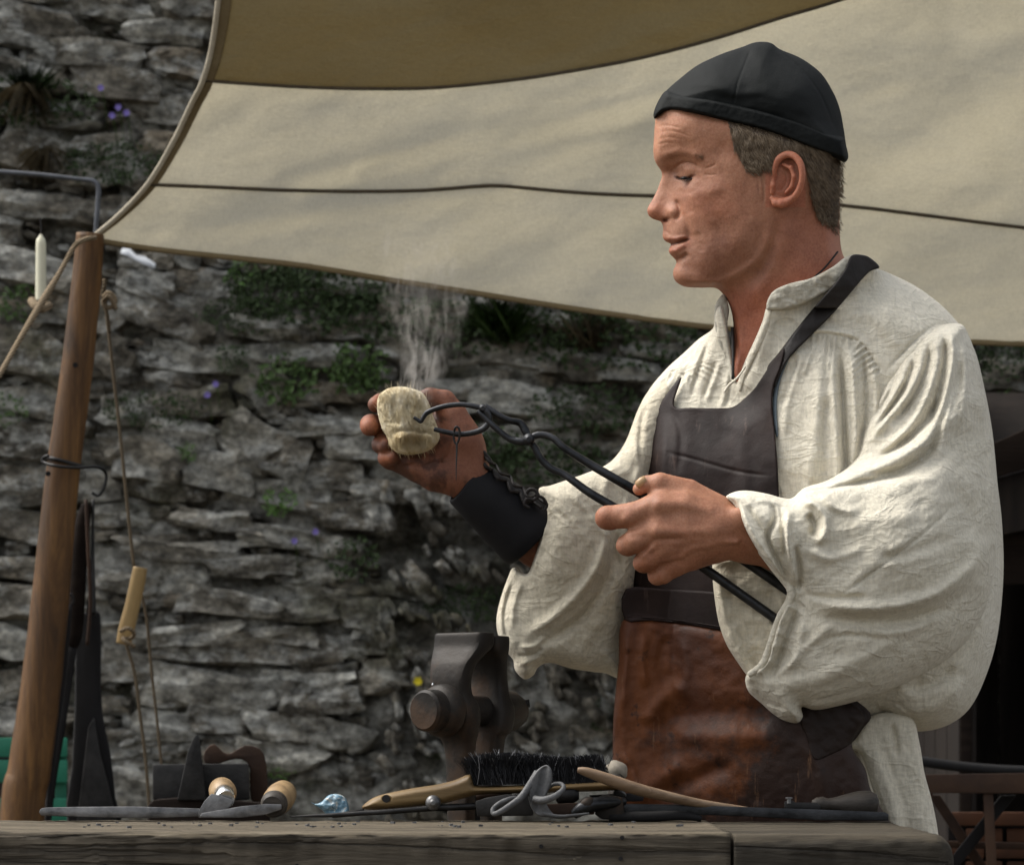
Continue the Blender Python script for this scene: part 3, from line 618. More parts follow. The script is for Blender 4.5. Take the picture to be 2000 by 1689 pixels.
# what is past counting: small rubble packed between the stones, one joined part
RV, RF, rb = [], [], 0
src = []
for me_ in SM[:10]:
    vv_ = np.empty(len(me_.vertices) * 3); me_.vertices.foreach_get('co', vv_); src.append((vv_.reshape(-1, 3), np.array([list(p.vertices) for p in me_.polygons])))
for i in range(2300):
    u = rnd.uniform(-60, 2060); v = rnd.uniform(-40, 1640)
    if 520 < u < 1880 and v < 480: continue
    rock_ = u > 735 and v > 960
    w = rnd.uniform(16, 52) * (1.2 if rock_ else 1); h = w * rnd.uniform(.28, .6); vs_, fs_ = src[rnd.randrange(10)]; k = K * YW; a_ = rnd.uniform(-.3, .5) if not rock_ else rnd.uniform(.4, 1.4)
    q = vs_ * np.array((w / 2 * k, .024, h / 2 * k)); q = np.stack([q[:, 0] * math.cos(a_) + q[:, 2] * math.sin(a_), q[:, 1], -q[:, 0] * math.sin(a_) + q[:, 2] * math.cos(a_)], 1)
    c = wall_pt(u, v, rnd.uniform(.035, .060) + (.06 if rock_ else 0)); RV.append(q + np.array(c)); RF.append(fs_ + rb); rb += len(q)
ro = link('rubble', mesh_np('rubble', np.concatenate(RV), np.concatenate(RF)), M['stone'], wall); tag(ro, kind='stuff')

# plants and moss on the wall --------------------------------------------------
def leaf_geo(mb, base, d, L, W, nrm):
    d = d.normalized(); s_ = d.cross(nrm).normalized(); up = s_.cross(d).normalized()
    mid = base + d * L * .5 + up * L * .12; tip = base + d * L - up * L * .1
    mb.add([base, mid - s_ * W, tip, mid + s_ * W], [(0, 1, 2), (0, 2, 3)])
def tuft(u, v, size, mat, n0, label, kind='leafy', cat='plant', Y=YW - 0.10, group=None):
    c = PY(u, v, Y); k = K * Y; R = size * k; mb = MB()
    for _ in range(int(n0 * (1.9 if kind == 'leafy' else 1.0))):
        a = rnd.uniform(0, 2 * math.pi); rr = R * math.sqrt(rnd.random())
        if kind == 'leafy':
            b = c + Vector((math.cos(a) * rr, rnd.uniform(-.4, .2) * R, math.sin(a) * rr * .8)); d = Vector((rnd.uniform(-1, 1), rnd.uniform(-1, .1), rnd.uniform(-.9, .9)))
            leaf_geo(mb, b, d, R * rnd.uniform(.16, .34), R * rnd.uniform(.05, .10), Vector((0, -1, .6)))
        elif kind == 'moss':
            b = c + Vector((math.cos(a) * rr * 1.6, rnd.uniform(-.25, .3) * R, math.sin(a) * rr * .6)); d = Vector((rnd.uniform(-1, 1), rnd.uniform(-1, .1), rnd.uniform(-.6, .9)))
            leaf_geo(mb, b, d, R * rnd.uniform(.08, .2), R * rnd.uniform(.03, .06), Vector((0, -1, .3)))
        else:
            b = c + Vector((rnd.uniform(-.3, .3) * R, rnd.uniform(-.2, .2) * R, -R * .4)); d = Vector((rnd.uniform(-.6, .6), rnd.uniform(-.6, .0), rnd.uniform(.3, 1)))
            if kind == 'hang': d.z = -abs(d.z)
            leaf_geo(mb, b, d, R * rnd.uniform(.8, 1.7), R * .03, Vector((0, -1, .2)))
    o = mb.build('wall_plant' if kind != 'moss' else 'moss_patch', mat); return tag(o, label, cat, group, 'stuff' if kind == 'moss' else None)
tuft(470, 535, 36, M['leaf_bright'], 26, 'bright green broad-leaved sprig just under the lower hem of the awning')
tuft(545, 980, 34, M['leaf_bright'], 60, 'largest bright green fern in the wall, left of and below the hand')
tuft(366, 885, 24, M['leaf_bright'], 36, 'small bright fern on the wall between the pole ropes and the wool')
tuft(452, 700, 34, M['leaf_dark'], 60, 'dim green herb growing from a slate ledge right of the pole')
tuft(560, 745, 60, M['leaf'], 110, 'dark fern spread along a ledge left of the smoke')
tuft(700, 720, 60, M['leaf'], 120, 'feathery green fern on the wall directly above the held wool')
tuft(548, 1500, 26, M['leaf_bright'], 30, 'small yellow-green weed low in the wall behind the brush handle')
tuft(40, 590, 46, M['leaf'], 60, 'green weed at the left edge below the candle')
tuft(20, 800, 40, M['leaf'], 40, 'faint green weed at the left edge beside the pole')
tuft(1970, 790, 36, M['leaf_bright'], 26, 'bright green leaves at the right edge beside the shirt sleeve')
tuft(1180, 1400, 40, M['leaf_dark'], 50, 'dark green weed behind the apron skirt')
tuft(850, 1465, 22, M['leaf'], 24, 'small green weed left of the vice leg')
tuft(690, 1090, 50, M['leaf_dark'], 60, 'dull green herb on the slates left of the black bracer')
tuft(1850, 1460, 30, M['leaf'], 30, 'yellow-green leaves between the shirt tail and the dark shed')
tuft(60, 130, 70, M['straw'], 60, 'dry grass tuft hanging at the top left of the wall', 'hang')
tuft(90, 260, 60, M['straw'], 34, 'dry stalks on the upper left wall above the bent rod', 'hang')
tuft(60, 170, 50, M['leaf_dark'], 60, 'dark green grass clump at the left edge near the top', 'grass')
tuft(980, 640, 80, M['leaf'], 70, 'long thin grass on the wall right of the smoke', 'grass')
tuft(1150, 660, 70, M['straw'], 40, 'dry grass on the wall between the smoke and the smith', 'grass')
for (u, v, s_) in ((620, 590, 100), (760, 620, 80), (900, 640, 90), (1050, 600, 110), (1200, 660, 110), (1260, 620, 80), (560, 550, 80), (920, 1180, 60), (900, 880, 90), (300, 800, 60), (60, 200, 80), (220, 320, 70), (640, 560, 80), (1150, 800, 80), (1940, 700, 80), (1060, 900, 80), (480, 620, 60)):
    tuft(u, v, s_, M['leaf_dark'], 420, None, 'moss', None)
def flower(u, v, mat, r, label, group=None):
    c = PY(u, v, YW - 0.14); k = K * YW; f = empty('wildflower', c, label, 'flower', group)
    mb = MB()
    for i in range(6):
        a = i * math.pi / 3 + rnd.random() * .3; leaf_geo(mb, c, Vector((math.cos(a), -.25, math.sin(a))), r * k, r * k * .38, Vector((0, -1, 0)))
    mb.build('petals', mat, f); tube('stem', [c, c + Vector((0.004, .03, -.03)), c + Vector((0.0, .09, -.07))], .0012, M['leaf'], f, n=4, sub=2)
for (u, v, l) in ((197, 172, 'uppermost violet flower, alone on the upper left wall'), (231, 210, 'topmost of the three violet flowers clustered on the upper left wall'), (247, 221, 'right one of the three clustered violet flowers'), (219, 226, 'lower left one of the three clustered violet flowers'),
                  (421, 750, 'violet flower on the wall right of the rope, upper of two'), (405, 771, 'violet flower on the wall right of the rope, lower of two'), (575, 1056, 'violet flower low on the slates left of the bracer, left of two'), (616, 1038, 'violet flower low on the slates left of the bracer, right of two')):
    flower(u, v, M['violet'], 7.5, l, 'violet wildflowers in the wall')
flower(816, 1330, M['yellow'], 10, 'single yellow flower just left of the vice screw')

# ------------------------------------------------------------------ awning
aw = empty('awning', (0, 3.8, 1.7), 'large cream canvas awning with an ochre upper panel sloping over the smith', 'awning')
hemL = catmull([(178,468),(300,487),(450,503),(600,520),(750,545),(900,568),(1100,600),(1300,628),(1400,640),(1600,655),(1800,665),(2000,672),(2400,690)], 6)
s1L = catmull([(290,361),(420,366),(560,372),(700,374),(830,372),(960,363),(1050,370),(1150,378),(1270,383),(1450,386),(1650,402),(1800,420),(2000,445),(2400,490)], 6)
s2L = catmull([(398,158),(480,164),(600,171),(720,174),(850,172),(1000,157),(1130,137),(1260,112),(1400,75),(1530,34),(1650,-2),(1900,-90),(2400,-270)], 6)
edL = catmull([(178,468),(230,425),(290,361),(340,278),(375,205),(398,158),(415,95),(428,0),(436,-120),(440,-420)], 6)
def hv_(u): return np.interp(u, hemL[:, 0], hemL[:, 1])
def aw_w(u, v):
    t = (hv_(u) - v) / 1000.0; Y = 4.25 - 0.28 * t - 0.08 * t * t
    Y = Y - 0.035 * np.sin(np.clip((u - 180) / 1900, 0, 1) * math.pi)
    # tension folds running up to the right
    for (p, q, s_, a_) in (((560,350),(1330,170),16,.007),((600,380),(1300,225),20,-.008),((700,330),(1350,150),13,-.006),((380,450),(1000,365),18,.006),((860,340),(1400,120),20,.006),((1700,300),(2000,160),60,.012),((260,420),(700,300),60,-.01),((1850,50),(1960,300),30,.006)):
        d = seg_dist(np.array([p, q], float), u, v, closed=False)[0]; Y = Y - .6 * a_ * np.exp(-(d / s_) ** 2)
    Y = Y - fbm(u, v, 190, 31, 3, ang=-0.3, ar=2.2) * 0.010 - fbm(u, v, 50, 33, 2, ang=-0.3, ar=2.5) * 0.0016
    return (3.0 - Y) / S
def aw_sheet(name, outline, mat, off=0.0, step=6.5):
    return sheet(name, outline, step, lambda u, v, d: aw_w(u, v) + off + 1.2 * np.clip(d / 4, 0, 1), lambda u, v, d: aw_w(u, v) + off - 1.2, mat, aw, n=1)
def cut(line, a, b): return [tuple(p) for p in line if a <= p[0] <= b]
e_low = [tuple(p) for p in edL if p[1] >= 361]; e_mid = [tuple(p) for p in edL if 158 <= p[1] <= 361]; e_top = [tuple(p) for p in edL if p[1] <= 158]
aw_sheet('canvas_panel', [tuple(p) for p in hemL][::-1] + e_low + [tuple(p) for p in s1L], M['canvas'])
aw_sheet('canvas_panel', [tuple(p) for p in s1L][::-1] + e_mid + [tuple(p) for p in s2L], M['canvas'])
aw_sheet('ochre_panel', [tuple(p) for p in s2L][::-1] + e_top + [(2400, -420)], M['ochre'], 0.0, 6.5)
def along(line, off=0.0, step=2):
    L = line[::step]; w = aw_w(L[:, 0], L[:, 1]) + off; return [P(a, b, c) for (a, b), c in zip(L, w)]
tube('hem', along(hemL, 2), 0.0036, M['hem'], aw, n=8, sub=1, flat=1.3)
tube('seam', along(s1L, 2.5), 0.0026, M['seam'], aw, n=6, sub=1, flat=1.0); tube('seam', along(s2L, 2.5), 0.0024, M['seam'], aw, n=6, sub=1)
inner = edL + np.stack([np.interp(edL[:, 1], [-420, 0, 158, 361, 468], [26, 24, 17, 11, 6]), np.interp(edL[:, 1], [-420, 361, 468], [2, 8, 2])], 1)
ef = [tuple(p) for p in edL] + [tuple(p) for p in inner[::-1]]
aw_sheet('edge_lining', ef, M['hem'], 4.0, 3.0)
tube('edge_rope', along(edL - np.array([1.5, 1.0]), 6, 1), 0.0052, M['edging'], aw, n=8, sub=1, flat=0.8)

# ------------------------------------------------------------------ pole, ropes and what hangs there
YP = 4.22
pole = empty('awning_pole', PY(10, 1700, YP), 'leaning orange-brown wooden pole holding up the awning corner', 'pole')
pp = [PY(176, 458, YP), PY(168, 560, YP), PY(150, 720, YP), PY(122, 930, YP), PY(104, 1110, YP), PY(82, 1320, YP), PY(58, 1500, YP), PY(40, 1640, YP), PY(8, 2420, YP)]
k = K * YP
tube('shaft', pp, [27 * k, 29 * k, 31 * k, 33 * k, 36 * k, 39 * k, 42 * k, 44 * k, 47 * k], M['pole'], pole, n=24, sub=8, lump=0.012)
def ring_around(c, r, th, mat, parent, name, tilt=0.15):
    pts = [c + Vector((math.cos(a) * r, math.sin(a) * r, math.cos(a) * r * -tilt)) for a in np.linspace(0, 2 * math.pi, 15)]
    return tube(name, pts, th, mat, parent, n=8, sub=3, cap=False)
ring_around(PY(125, 903, YP), 37 * k, 4 * k, M['iron'], pole, 'iron_band', 0.25)
tube('hook', [PY(95, 890, YP - .05), PY(86, 893, YP - .045), PY(84, 902, YP - .045), PY(110, 910, YP - .06), PY(150, 913, YP - .05), PY(190, 912, YP - .02), PY(207, 925, YP), PY(204, 950, YP), PY(192, 968, YP), PY(180, 962, YP)], 3.2 * k, M['iron'], pole, n=7)
for (u, v) in ((147, 713), (94, 925)): lathe('knot_hole', PY(u, v, YP - .032), PY(u, v, YP - .026 - .002), [(0, .004), (1, .003)], M['black'], pole, 10)
tag(tube('guy_rope', [PY(186, 464, YP - .03), PY(160, 470, YP - .06), PY(143, 485, YP - .06), PY(118, 530, YP - .07), PY(88, 580, YP - .1), PY(40, 660, YP - .15), PY(0, 730, YP - .2), PY(-120, 930, YP - .35), PY(-300, 1300, YP - .55)], [5 * k, 5.5 * k, 5 * k, 5 * k, 7.5 * k, 5.5 * k, 5.5 * k, 5.5 * k, 5.5 * k], M['rope'], n=8), 'thick hemp guy rope running from the awning corner down past the candle', 'rope')
cr_ = empty('cord', PY(215, 590, YP + .05), 'long thin cord hanging from a knot right of the pole, carrying the bamboo toggle', 'rope')
tube('strand', [PY(203, 545, YP + .05), PY(207, 600, YP + .05), PY(218, 700, YP + .05), PY(236, 860, YP + .05), PY(250, 1000, YP + .05), PY(262, 1110, YP + .05)], 3.4 * k, M['rope_dark'], cr_, n=6)
tube('strand', [PY(240, 1240, YP + .05), PY(262, 1310, YP + .05), PY(274, 1400, YP + .05), PY(284, 1480, YP + .05), PY(292, 1580, YP + .05), PY(300, 1700, YP + .05)], 3.4 * k, M['rope_dark'], cr_, n=6)
tube('strand', [PY(268, 1130, YP + .06), PY(285, 1200, YP + .06), PY(296, 1310, YP + .06), PY(306, 1400, YP + .06), PY(316, 1500, YP + .06)], 3.0 * k, M['rope_dark'], cr_, n=6)
tube('knot', [PY(203, 580, YP + .04), PY(212, 572, YP + .03), PY(224, 582, YP + .03), PY(222, 598, YP + .03), PY(208, 600, YP + .03), PY(202, 588, YP + .03), PY(214, 580, YP + .02), PY(226, 604, YP + .03)], 5 * k, M['rope'], cr_, n=7)
tube('loop', [PY(206, 545, YP + .04), PY(204, 560, YP + .04), PY(200, 575, YP + .04), PY(204, 592, YP + .04), PY(210, 620, YP + .04), PY(214, 650, YP + .05)], 4 * k, M['rope_dark'], cr_, n=6)
tg = empty('cord_toggle', PY(258, 1180, YP + .03), 'pale bamboo toggle tied in the hanging cord', 'toggle')
tube('toggle_body', [PY(274, 1108, YP + .03), PY(268, 1140, YP + .03), PY(258, 1185, YP + .03), PY(248, 1225, YP + .03), PY(241, 1258, YP + .03)], [14 * k, 15 * k, 15 * k, 16 * k, 15 * k], M['bamboo'], tg, n=14)
tube('cord_wrap', [PY(236, 1232, YP), PY(250, 1226, YP - .02), PY(262, 1236, YP), PY(256, 1246, YP + .01), PY(240, 1246, YP - .015), PY(248, 1254, YP - .02), PY(262, 1262, YP)], 4 * k, M['rope'], tg, n=6)

ca_ = empty('hanging_candle', PY(80, 590, 4.4), 'ivory taper candle standing beside the guy rope', 'candle')
k4 = K * 4.4
lathe('wax', PY(80, 590, 4.4), PY(80, 458, 4.4), [(0, 8 * k4), (.03, 11 * k4), (.85, 10 * k4), (.93, 8.5 * k4), (.97, 4 * k4), (1, 3 * k4)], M['candle'], ca_, 16)
tube('wick', [PY(80, 462, 4.4), PY(80, 440, 4.4), PY(78, 425, 4.4)], .0012, M['lace'], ca_, n=5)
tube('holder', [PY(62, 588, 4.4), PY(70, 598, 4.38), PY(82, 602, 4.38), PY(96, 596, 4.4)], .007, M['rope'], ca_, n=8)
tag(tube('bent_rod', [PY(-80, 332, 4.6), PY(0, 336, 4.6), PY(80, 342, 4.6), PY(150, 350, 4.6), PY(182, 354, 4.6), PY(192, 368, 4.6), PY(191, 400, 4.6), PY(188, 440, 4.6), PY(187, 466, 4.6)], .0042, M['galv'], n=8), 'thin grey metal rod bent down behind the awning corner', 'rod')
# small white scrap caught on the wall
sc_ = MB(); pts = [(238, 490), (252, 492), (266, 503), (282, 508), (304, 520)]
V = []; 
for i, (u, v) in enumerate(pts): V += [PY(u, v - 5 - (i % 2) * 3, 5.7), PY(u - 3, v + 5 + (i % 2) * 2, 5.66)]
for p in V[:]: V.append(p + Vector((0, .004, 0)))
F = []
for i in range(4): a = 2 * i; F += [(a, a + 1, a + 3, a + 2), (a + 10, a + 12, a + 13, a + 11), (a, a + 2, a + 12, a + 10), (a + 1, a + 11, a + 13, a + 3)]
sc_.add(V, F); tag(sc_.build('plastic_scrap', M['ribbon'], smooth=True), 'crumpled white scrap caught on the wall under the awning corner', 'scrap')

# dark fire tools and a bellows hanging behind the pole
YT = 4.34; kt = K * YT
def dep(pts, Y): return [PY(u, v, Y) for u, v in pts]
t1 = empty('hanging_fire_tool', PY(155, 975, YT), 'brown wooden-handled tool hanging close behind the pole', 'fire tool', 'tools hanging behind the pole')
tube('handle', dep([(170, 985), (160, 1030), (152, 1120), (146, 1230), (138, 1262)], YT), [10 * kt, 15 * kt, 17 * kt, 16 * kt, 13 * kt], M['shedrail'], t1, n=12)
tube('iron_shank', dep([(140, 1255), (122, 1400), (104, 1520), (92, 1620)], YT), [12 * kt, 9 * kt, 7 * kt, 6 * kt], M['black'], t1, n=10)
t2 = empty('hanging_bellows', PY(175, 975, YT + .05), 'black leather bellows hanging right of the pole with a grey flared nozzle plate', 'bellows', 'tools hanging behind the pole')
def prism(name, pts, Y0, Y1, mat, parent=None, bevel=0.0, n=0):
    q = catmull(pts, n, closed=True) if n else pts; mb = MB(); N = len(q)
    mb.add([PY(u, v, Y0) for u, v in q] + [PY(u, v, Y1) for u, v in q], [tuple(range(N)), tuple(range(2 * N - 1, N - 1, -1))] + [(i, i + N, (i + 1) % N + N, (i + 1) % N) for i in range(N)])
    return mb.build(name, mat, parent, bevel=bevel)
prism('bellows_leather', [(150,1215),(172,1196),(196,1198),(197,1300),(200,1390),(216,1470),(226,1560),(235,1620),(132,1620),(140,1500),(146,1380)], YT + .02, YT + .11, M['black'], t2, 0.006, 2)
prism('board', [(172,1420),(184,1400),(196,1470),(214,1540),(236,1640),(146,1640),(158,1540)], YT - .012, YT + .012, M['iron'], t2, 0.003)
tube('spout', dep([(178, 1200), (180, 1150), (181, 1060), (182, 975)], YT), [10 * kt, 7 * kt, 3 * kt, 3 * kt], M['iron'], t2, n=8)
for (u, l) in ((168, 'thin dark rod hanging between the pole tools'), ):
    tag(tube('iron_rod', dep([(u, 975), (u + 4, 1070), (u + 8, 1180), (u + 2, 1260)], YT - .02), 3.4 * kt, M['rust']), l, 'rod', 'tools hanging behind the pole')
t3 = empty('hanging_poker', PY(128, 1250, YT - .03), 'slim black poker slanting down beside the green box', 'poker', 'tools hanging behind the pole')
tube('poker_shaft', dep([(136, 1180), (124, 1300), (110, 1420), (98, 1520), (90, 1640)], YT - .05), [5 * kt, 7 * kt, 6 * kt, 6 * kt, 6 * kt], M['black'], t3, n=8)
tube('poker_eye', dep([(136, 1185), (130, 1172), (137, 1160), (144, 1172), (137, 1186)], YT - .05), 2.6 * kt, M['black'], t3, n=6)

# green crate behind the pole
YG = 4.75; gc = empty('green_crate', PY(40, 1600, YG), 'dark green painted slatted crate behind the foot of the pole', 'crate')
for (v0, v1) in ((1440, 1478), (1483, 1528), (1558, 1612), (1620, 1680)): prism('slat', [(-90, v0), (132, v0), (132, v1), (-90, v1)], YG, YG + .02, M['green'], gc, 0.003)
prism('corner_post', [(108, 1446), (130, 1446), (130, 1690), (108, 1690)], YG + .022, YG + .05, M['green'], gc, 0.002)
prism('corner_post', [(-60, 1446), (-40, 1446), (-40, 1690), (-60, 1690)], YG + .022, YG + .05, M['green'], gc, 0.002)
prism('back_board', [(-90, 1470), (132, 1470), (132, 1690), (-90, 1690)], YG + .30, YG + .32, M['black'], gc)

# anvil tools on a stump behind the bench
YA = 3.75; ka = K * YA
st = empty('chopping_stump', PY(400, 1700, YA + .1), 'low brown wooden stump behind the bench carrying the iron blocks', 'stump')
prism('stump_block', [(288,1572),(300,1560),(352,1556),(430,1560),(520,1566),(528,1580),(524,2240),(288,2240)], YA - .07, YA + .22, M['shedrail'], st, 0.008)
an = empty('swage_block', PY(400, 1560, YA), 'dark square iron swage block with a half-round notch, behind the two wooden-handled gravers', 'iron block')
prism('block', [(298,1492),(486,1490),(488,1562),(298,1562)], YA - .03, YA + .10, M['iron'], an, 0.004)
prism('notched_cheek', [(400,1466),(418,1452),(436,1468),(452,1470),(478,1455),(508,1462),(520,1490),(520,1562),(490,1562),(488,1500),(472,1482),(448,1484),(430,1490),(400,1490)], YA + .01, YA + .13, M['rust'], an, 0.003, 2)
tag(prism('hardy_wedge', [(384,1432),(390,1440),(403,1562),(346,1562),(366,1470),(378,1440)], YA - .075, YA - .035, M['iron'], None, 0.003), 'tall pointed iron wedge standing in front of the swage block', 'wedge')

# ------------------------------------------------------------------ dark shed and forge frame on the right
YS = 4.9
shed = empty('forge_shed', PY(1950, 2400, YS), 'dark wooden forge shed with a black opening at the right edge behind the smith', 'shed')
for i in range(8):
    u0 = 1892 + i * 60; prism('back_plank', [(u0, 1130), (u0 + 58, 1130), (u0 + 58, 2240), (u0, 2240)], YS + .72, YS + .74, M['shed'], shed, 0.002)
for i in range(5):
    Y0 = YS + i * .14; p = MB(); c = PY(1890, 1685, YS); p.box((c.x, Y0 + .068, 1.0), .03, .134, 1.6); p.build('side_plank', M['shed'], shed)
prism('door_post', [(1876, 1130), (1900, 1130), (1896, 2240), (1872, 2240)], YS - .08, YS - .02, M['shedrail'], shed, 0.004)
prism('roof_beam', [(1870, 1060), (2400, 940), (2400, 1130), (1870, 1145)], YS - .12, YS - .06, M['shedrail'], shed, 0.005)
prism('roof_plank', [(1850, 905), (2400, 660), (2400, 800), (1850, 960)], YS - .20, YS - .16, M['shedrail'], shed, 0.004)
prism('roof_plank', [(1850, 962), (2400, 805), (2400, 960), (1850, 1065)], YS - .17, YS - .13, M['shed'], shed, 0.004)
p = MB(); c = PY(2150, 900, YS); p.box((PY(1890, 900, YS).x + .68, YS + .35, c.z + .05), 1.35, 1.0, .04, Matrix.Rotation(.3, 3, 'X')); p.build('roof_deck', M['shed'], shed)
p = MB(); p.box((PY(2480, 1685, YS).x, YS + .3, 1.0), .04, .9, 1.9); p.build('side_wall', M['shed'], shed)
YF = 4.1; kf = K * YF
fr = empty('iron_trestle', PY(1900, 2300, YF), 'rusty iron trestle with crossed braces in front of the shed', 'iron trestle')
prism('top_rail', [(1790, 1512), (2300, 1505), (2300, 1550), (1790, 1548)], YF, YF + .04, M['rust'], fr, 0.002)
for (a, b) in (((1930, 1548), (1968, 1760)), ((2100, 1548), (2120, 1760)), ((1812, 1548), (1800, 1760))):
    prism('leg', [(a[0] - 10, a[1]), (a[0] + 10, a[1]), (b[0] + 10, 2350), (b[0] - 10, 2350)], YF + .005, YF + .035, M['rust'], fr, 0.002)
prism('brace', [(1955, 1552), (1985, 1552), (1850, 1720), (1820, 1720)], YF + .042, YF + .06, M['black'], fr, 0.002)
prism('brace', [(1812, 1552), (1836, 1552), (2100, 1950), (2076, 1950)], YF + .064, YF + .08, M['rust'], fr, 0.002)
prism('shelf_rail', [(1800, 1640), (2300, 1652), (2300, 1666), (1800, 1654)], YF + .09, YF + .11, M['rust'], fr, 0.002)
tag(tube('poker_bar', [PY(1780, 1483, YF + .1), PY(1880, 1497, YF + .1), PY(2000, 1505, YF + .1), PY(2200, 1507, YF + .1)], .008, M['black'], n=8), 'long black bar lying across the rusty trestle', 'iron bar')
bn = 0
for r_ in range(6):
    for c_ in range(4):
        u = 1850 + c_ * 80 + (r_ % 2) * 36; v = 1585 + r_ * 32
        prism('forge_brick', [(u, v), (u + 72, v), (u + 72, v + 27), (u, v + 27)], YF + .22 + rnd.uniform(0, .02), YF + .34, M['orange'], bn_ if bn else (bn_ := empty('brick_hearth', PY(1950, 2000, YF + .3), 'orange-brown brick hearth seen through the rusty trestle', 'hearth')), 0.003); bn = 1
prism('hearth_core', [(1852, 1600), (2240, 1600), (2240, 2300), (1852, 2300)], YF + .345, YF + .6, M['black'], bn_)

# ------------------------------------------------------------------ the smith
man = empty('person', PY(1500, 3080, 3.07), 'man in black skullcap, loose linen shirt and leather apron, holding tongs and wool', 'person')
def G(u, v, cu, cv, su, sv, amp, ang=0.0):
    x, y = u - cu, v - cv; ca, sa = math.cos(ang), math.sin(ang); x, y = x * ca + y * sa, -x * sa + y * ca
    return amp * np.exp(-(x / su) ** 2 - (y / sv) ** 2)
def sstep(x, a, b):
    t = np.clip((x - a) / (b - a), 0, 1); return t * t * (3 - 2 * t)

HEAD_O = [(1283,222),(1279,245),(1277,272),(1276,296),(1278,311),(1283,322),(1291,334),(1293,344),(1289,357),(1283,373),(1274,391),(1266,404),(1264,412),(1267,421),(1274,427),(1282,430),(1290,433),(1294,440),(1295,450),(1294,459),(1296,467),(1301,472),(1310,477),(1308,483),(1306,490),(1309,497),(1316,504),(1321,511),(1319,519),(1315,529),(1315,540),(1320,550),(1330,557),(1343,561),(1370,562),(1398,563),(1414,577),(1426,600),(1432,630),(1434,680),(1428,740),(1470,790),(1600,770),(1690,660),(1672,560),(1655,515),(1644,490),(1640,450),(1640,390),(1638,330),(1624,262),(1600,190),(1562,140),(1500,112),(1425,124),(1355,158),(1311,192)]
HC = -70.0
headW = RBF([(1283,240,40),(1281,300,34),(1292,342,16),(1284,375,9),(1270,408,9),(1290,408,17),(1300,380,16),(1302,360,16),(1311,344,27),(1316,405,32),(1340,338,58),(1325,306,62),(1300,300,48),(1372,312,96),(1360,340,78),(1310,250,74),(1345,240,98),(1400,240,118),(1400,300,114),(1345,380,72),(1375,380,92),(1410,380,110),(1330,425,50),(1350,440,66),(1340,468,53),(1315,462,38),(1300,455,22),(1310,490,34),(1330,495,47),(1322,515,36),(1325,535,33),(1345,545,52),(1380,545,72),(1380,480,86),(1420,450,106),(1440,400,118),(1460,370,124),(1450,520,98),(1490,480,112),(1500,430,122),(1540,360,130),(1500,300,134),(1500,200,136),(1560,250,134),(1600,330,112),(1620,420,84),(1560,450,104),(1450,150,110),(1400,170,104),(1600,180,100),
             (1430,580,60),(1460,570,82),(1500,540,100),(1560,520,108),(1620,500,92),(1450,640,56),(1500,640,88),(1440,720,50),(1600,620,110)], c=24)
head_feats = [('r', [(1284,314),(1300,304),(1322,298),(1350,302),(1374,316)], 10, 5), ('r', [(1316,334),(1326,322),(1342,317),(1358,322),(1370,333)], 2.6, -4.5),
    ('r', [(1318,345),(1330,349),(1344,349),(1357,342)], 3.0, -8.5), ('r', [(1320,360),(1338,366),(1358,358),(1368,348)], 6, 1.4), ('r', [(1322,370),(1340,378),(1362,371)], 4, -1.0),
    ('r', [(1319,388),(1327,404),(1326,420),(1316,432)], 4.5, -6), ('r', [(1330,408),(1338,428),(1346,450),(1350,474)], 6, -3.4), ('r', [(1346,412),(1356,436),(1362,460)], 10, 2.4),
    ('r', [(1304,478),(1318,476),(1334,471),(1343,469),(1348,469)], 2.8, -8), ('r', [(1307,489),(1318,489),(1332,482),(1341,476)], 5.5, 3.0), ('r', [(1298,466),(1314,467),(1332,463),(1344,463)], 3.6, 2.6), ('r', [(1296,448),(1306,456),(1310,462)], 3, -2.0),
    ('r', [(1318,508),(1334,504),(1346,494)], 6, -6), ('r', [(1340,560),(1390,556),(1440,536),(1478,508),(1500,468),(1508,425)], 9, 5), ('r', [(1350,576),(1410,570),(1460,546),(1500,512),(1524,462)], 18, -3.5),
    ('r', [(1558,420),(1530,480),(1495,545),(1462,610)], 17, 5), ('r', [(1520,430),(1500,500),(1470,560)], 9, -4),
    ('r', [(1284,262),(1306,256),(1336,262),(1352,272)], 2.2, -.9), ('r', [(1282,274),(1306,268),(1332,273)], 2.2, -.9), ('r', [(1282,250),(1300,245),(1330,250)], 2.2, -1.3), ('r', [(1281,285),(1300,279),(1320,281)], 2.0, -1.2),
    ('r', [(1374,330),(1388,326),(1400,320)], 2.0, -1.4), ('r', [(1374,340),(1390,342),(1402,340)], 2.0, -1.4), ('r', [(1488,340),(1492,370),(1490,400)], 2.4, -2.0), ('r', [(1480,350),(1483,380)], 2.2, -1.5), ('r', [(1368,470),(1372,495)], 6, -1.0)]
def head_extra(u, v):
    w = G(u, v, 1318, 334, 18, 12, -11) + G(u, v, 1341, 333, 17, 10, 8, .1) + G(u, v, 1311, 412, 10, 12, 9) + G(u, v, 1300, 430, 7, 4.0, -13, -.2) + G(u, v, 1276, 410, 10, 10, 3)
    w = w + G(u, v, 1334, 536, 16, 14, 6) + G(u, v, 1388, 372, 30, 17, 5, -.3) + G(u, v, 1402, 452, 24, 30, -5, .3) + G(u, v, 1412, 292, 26, 22, -5) + G(u, v, 1452, 470, 26, 34, 4)
    w = w + fbm(u, v, 16, 41, 3) * 0.45
    return w
HEADB = Body(HEAD_O, HC, lambda u, v: np.maximum(headW(u, v), 3) * (1 - .16 * sstep(-(v - (222 + np.maximum(u - 1290, 0) * .235)), 4, 30)), lambda u, v: np.where(v < 205, 60, 15.0) + 18 * sstep(u, 1500, 1640), head_feats, head_extra, n=4, mask=6)
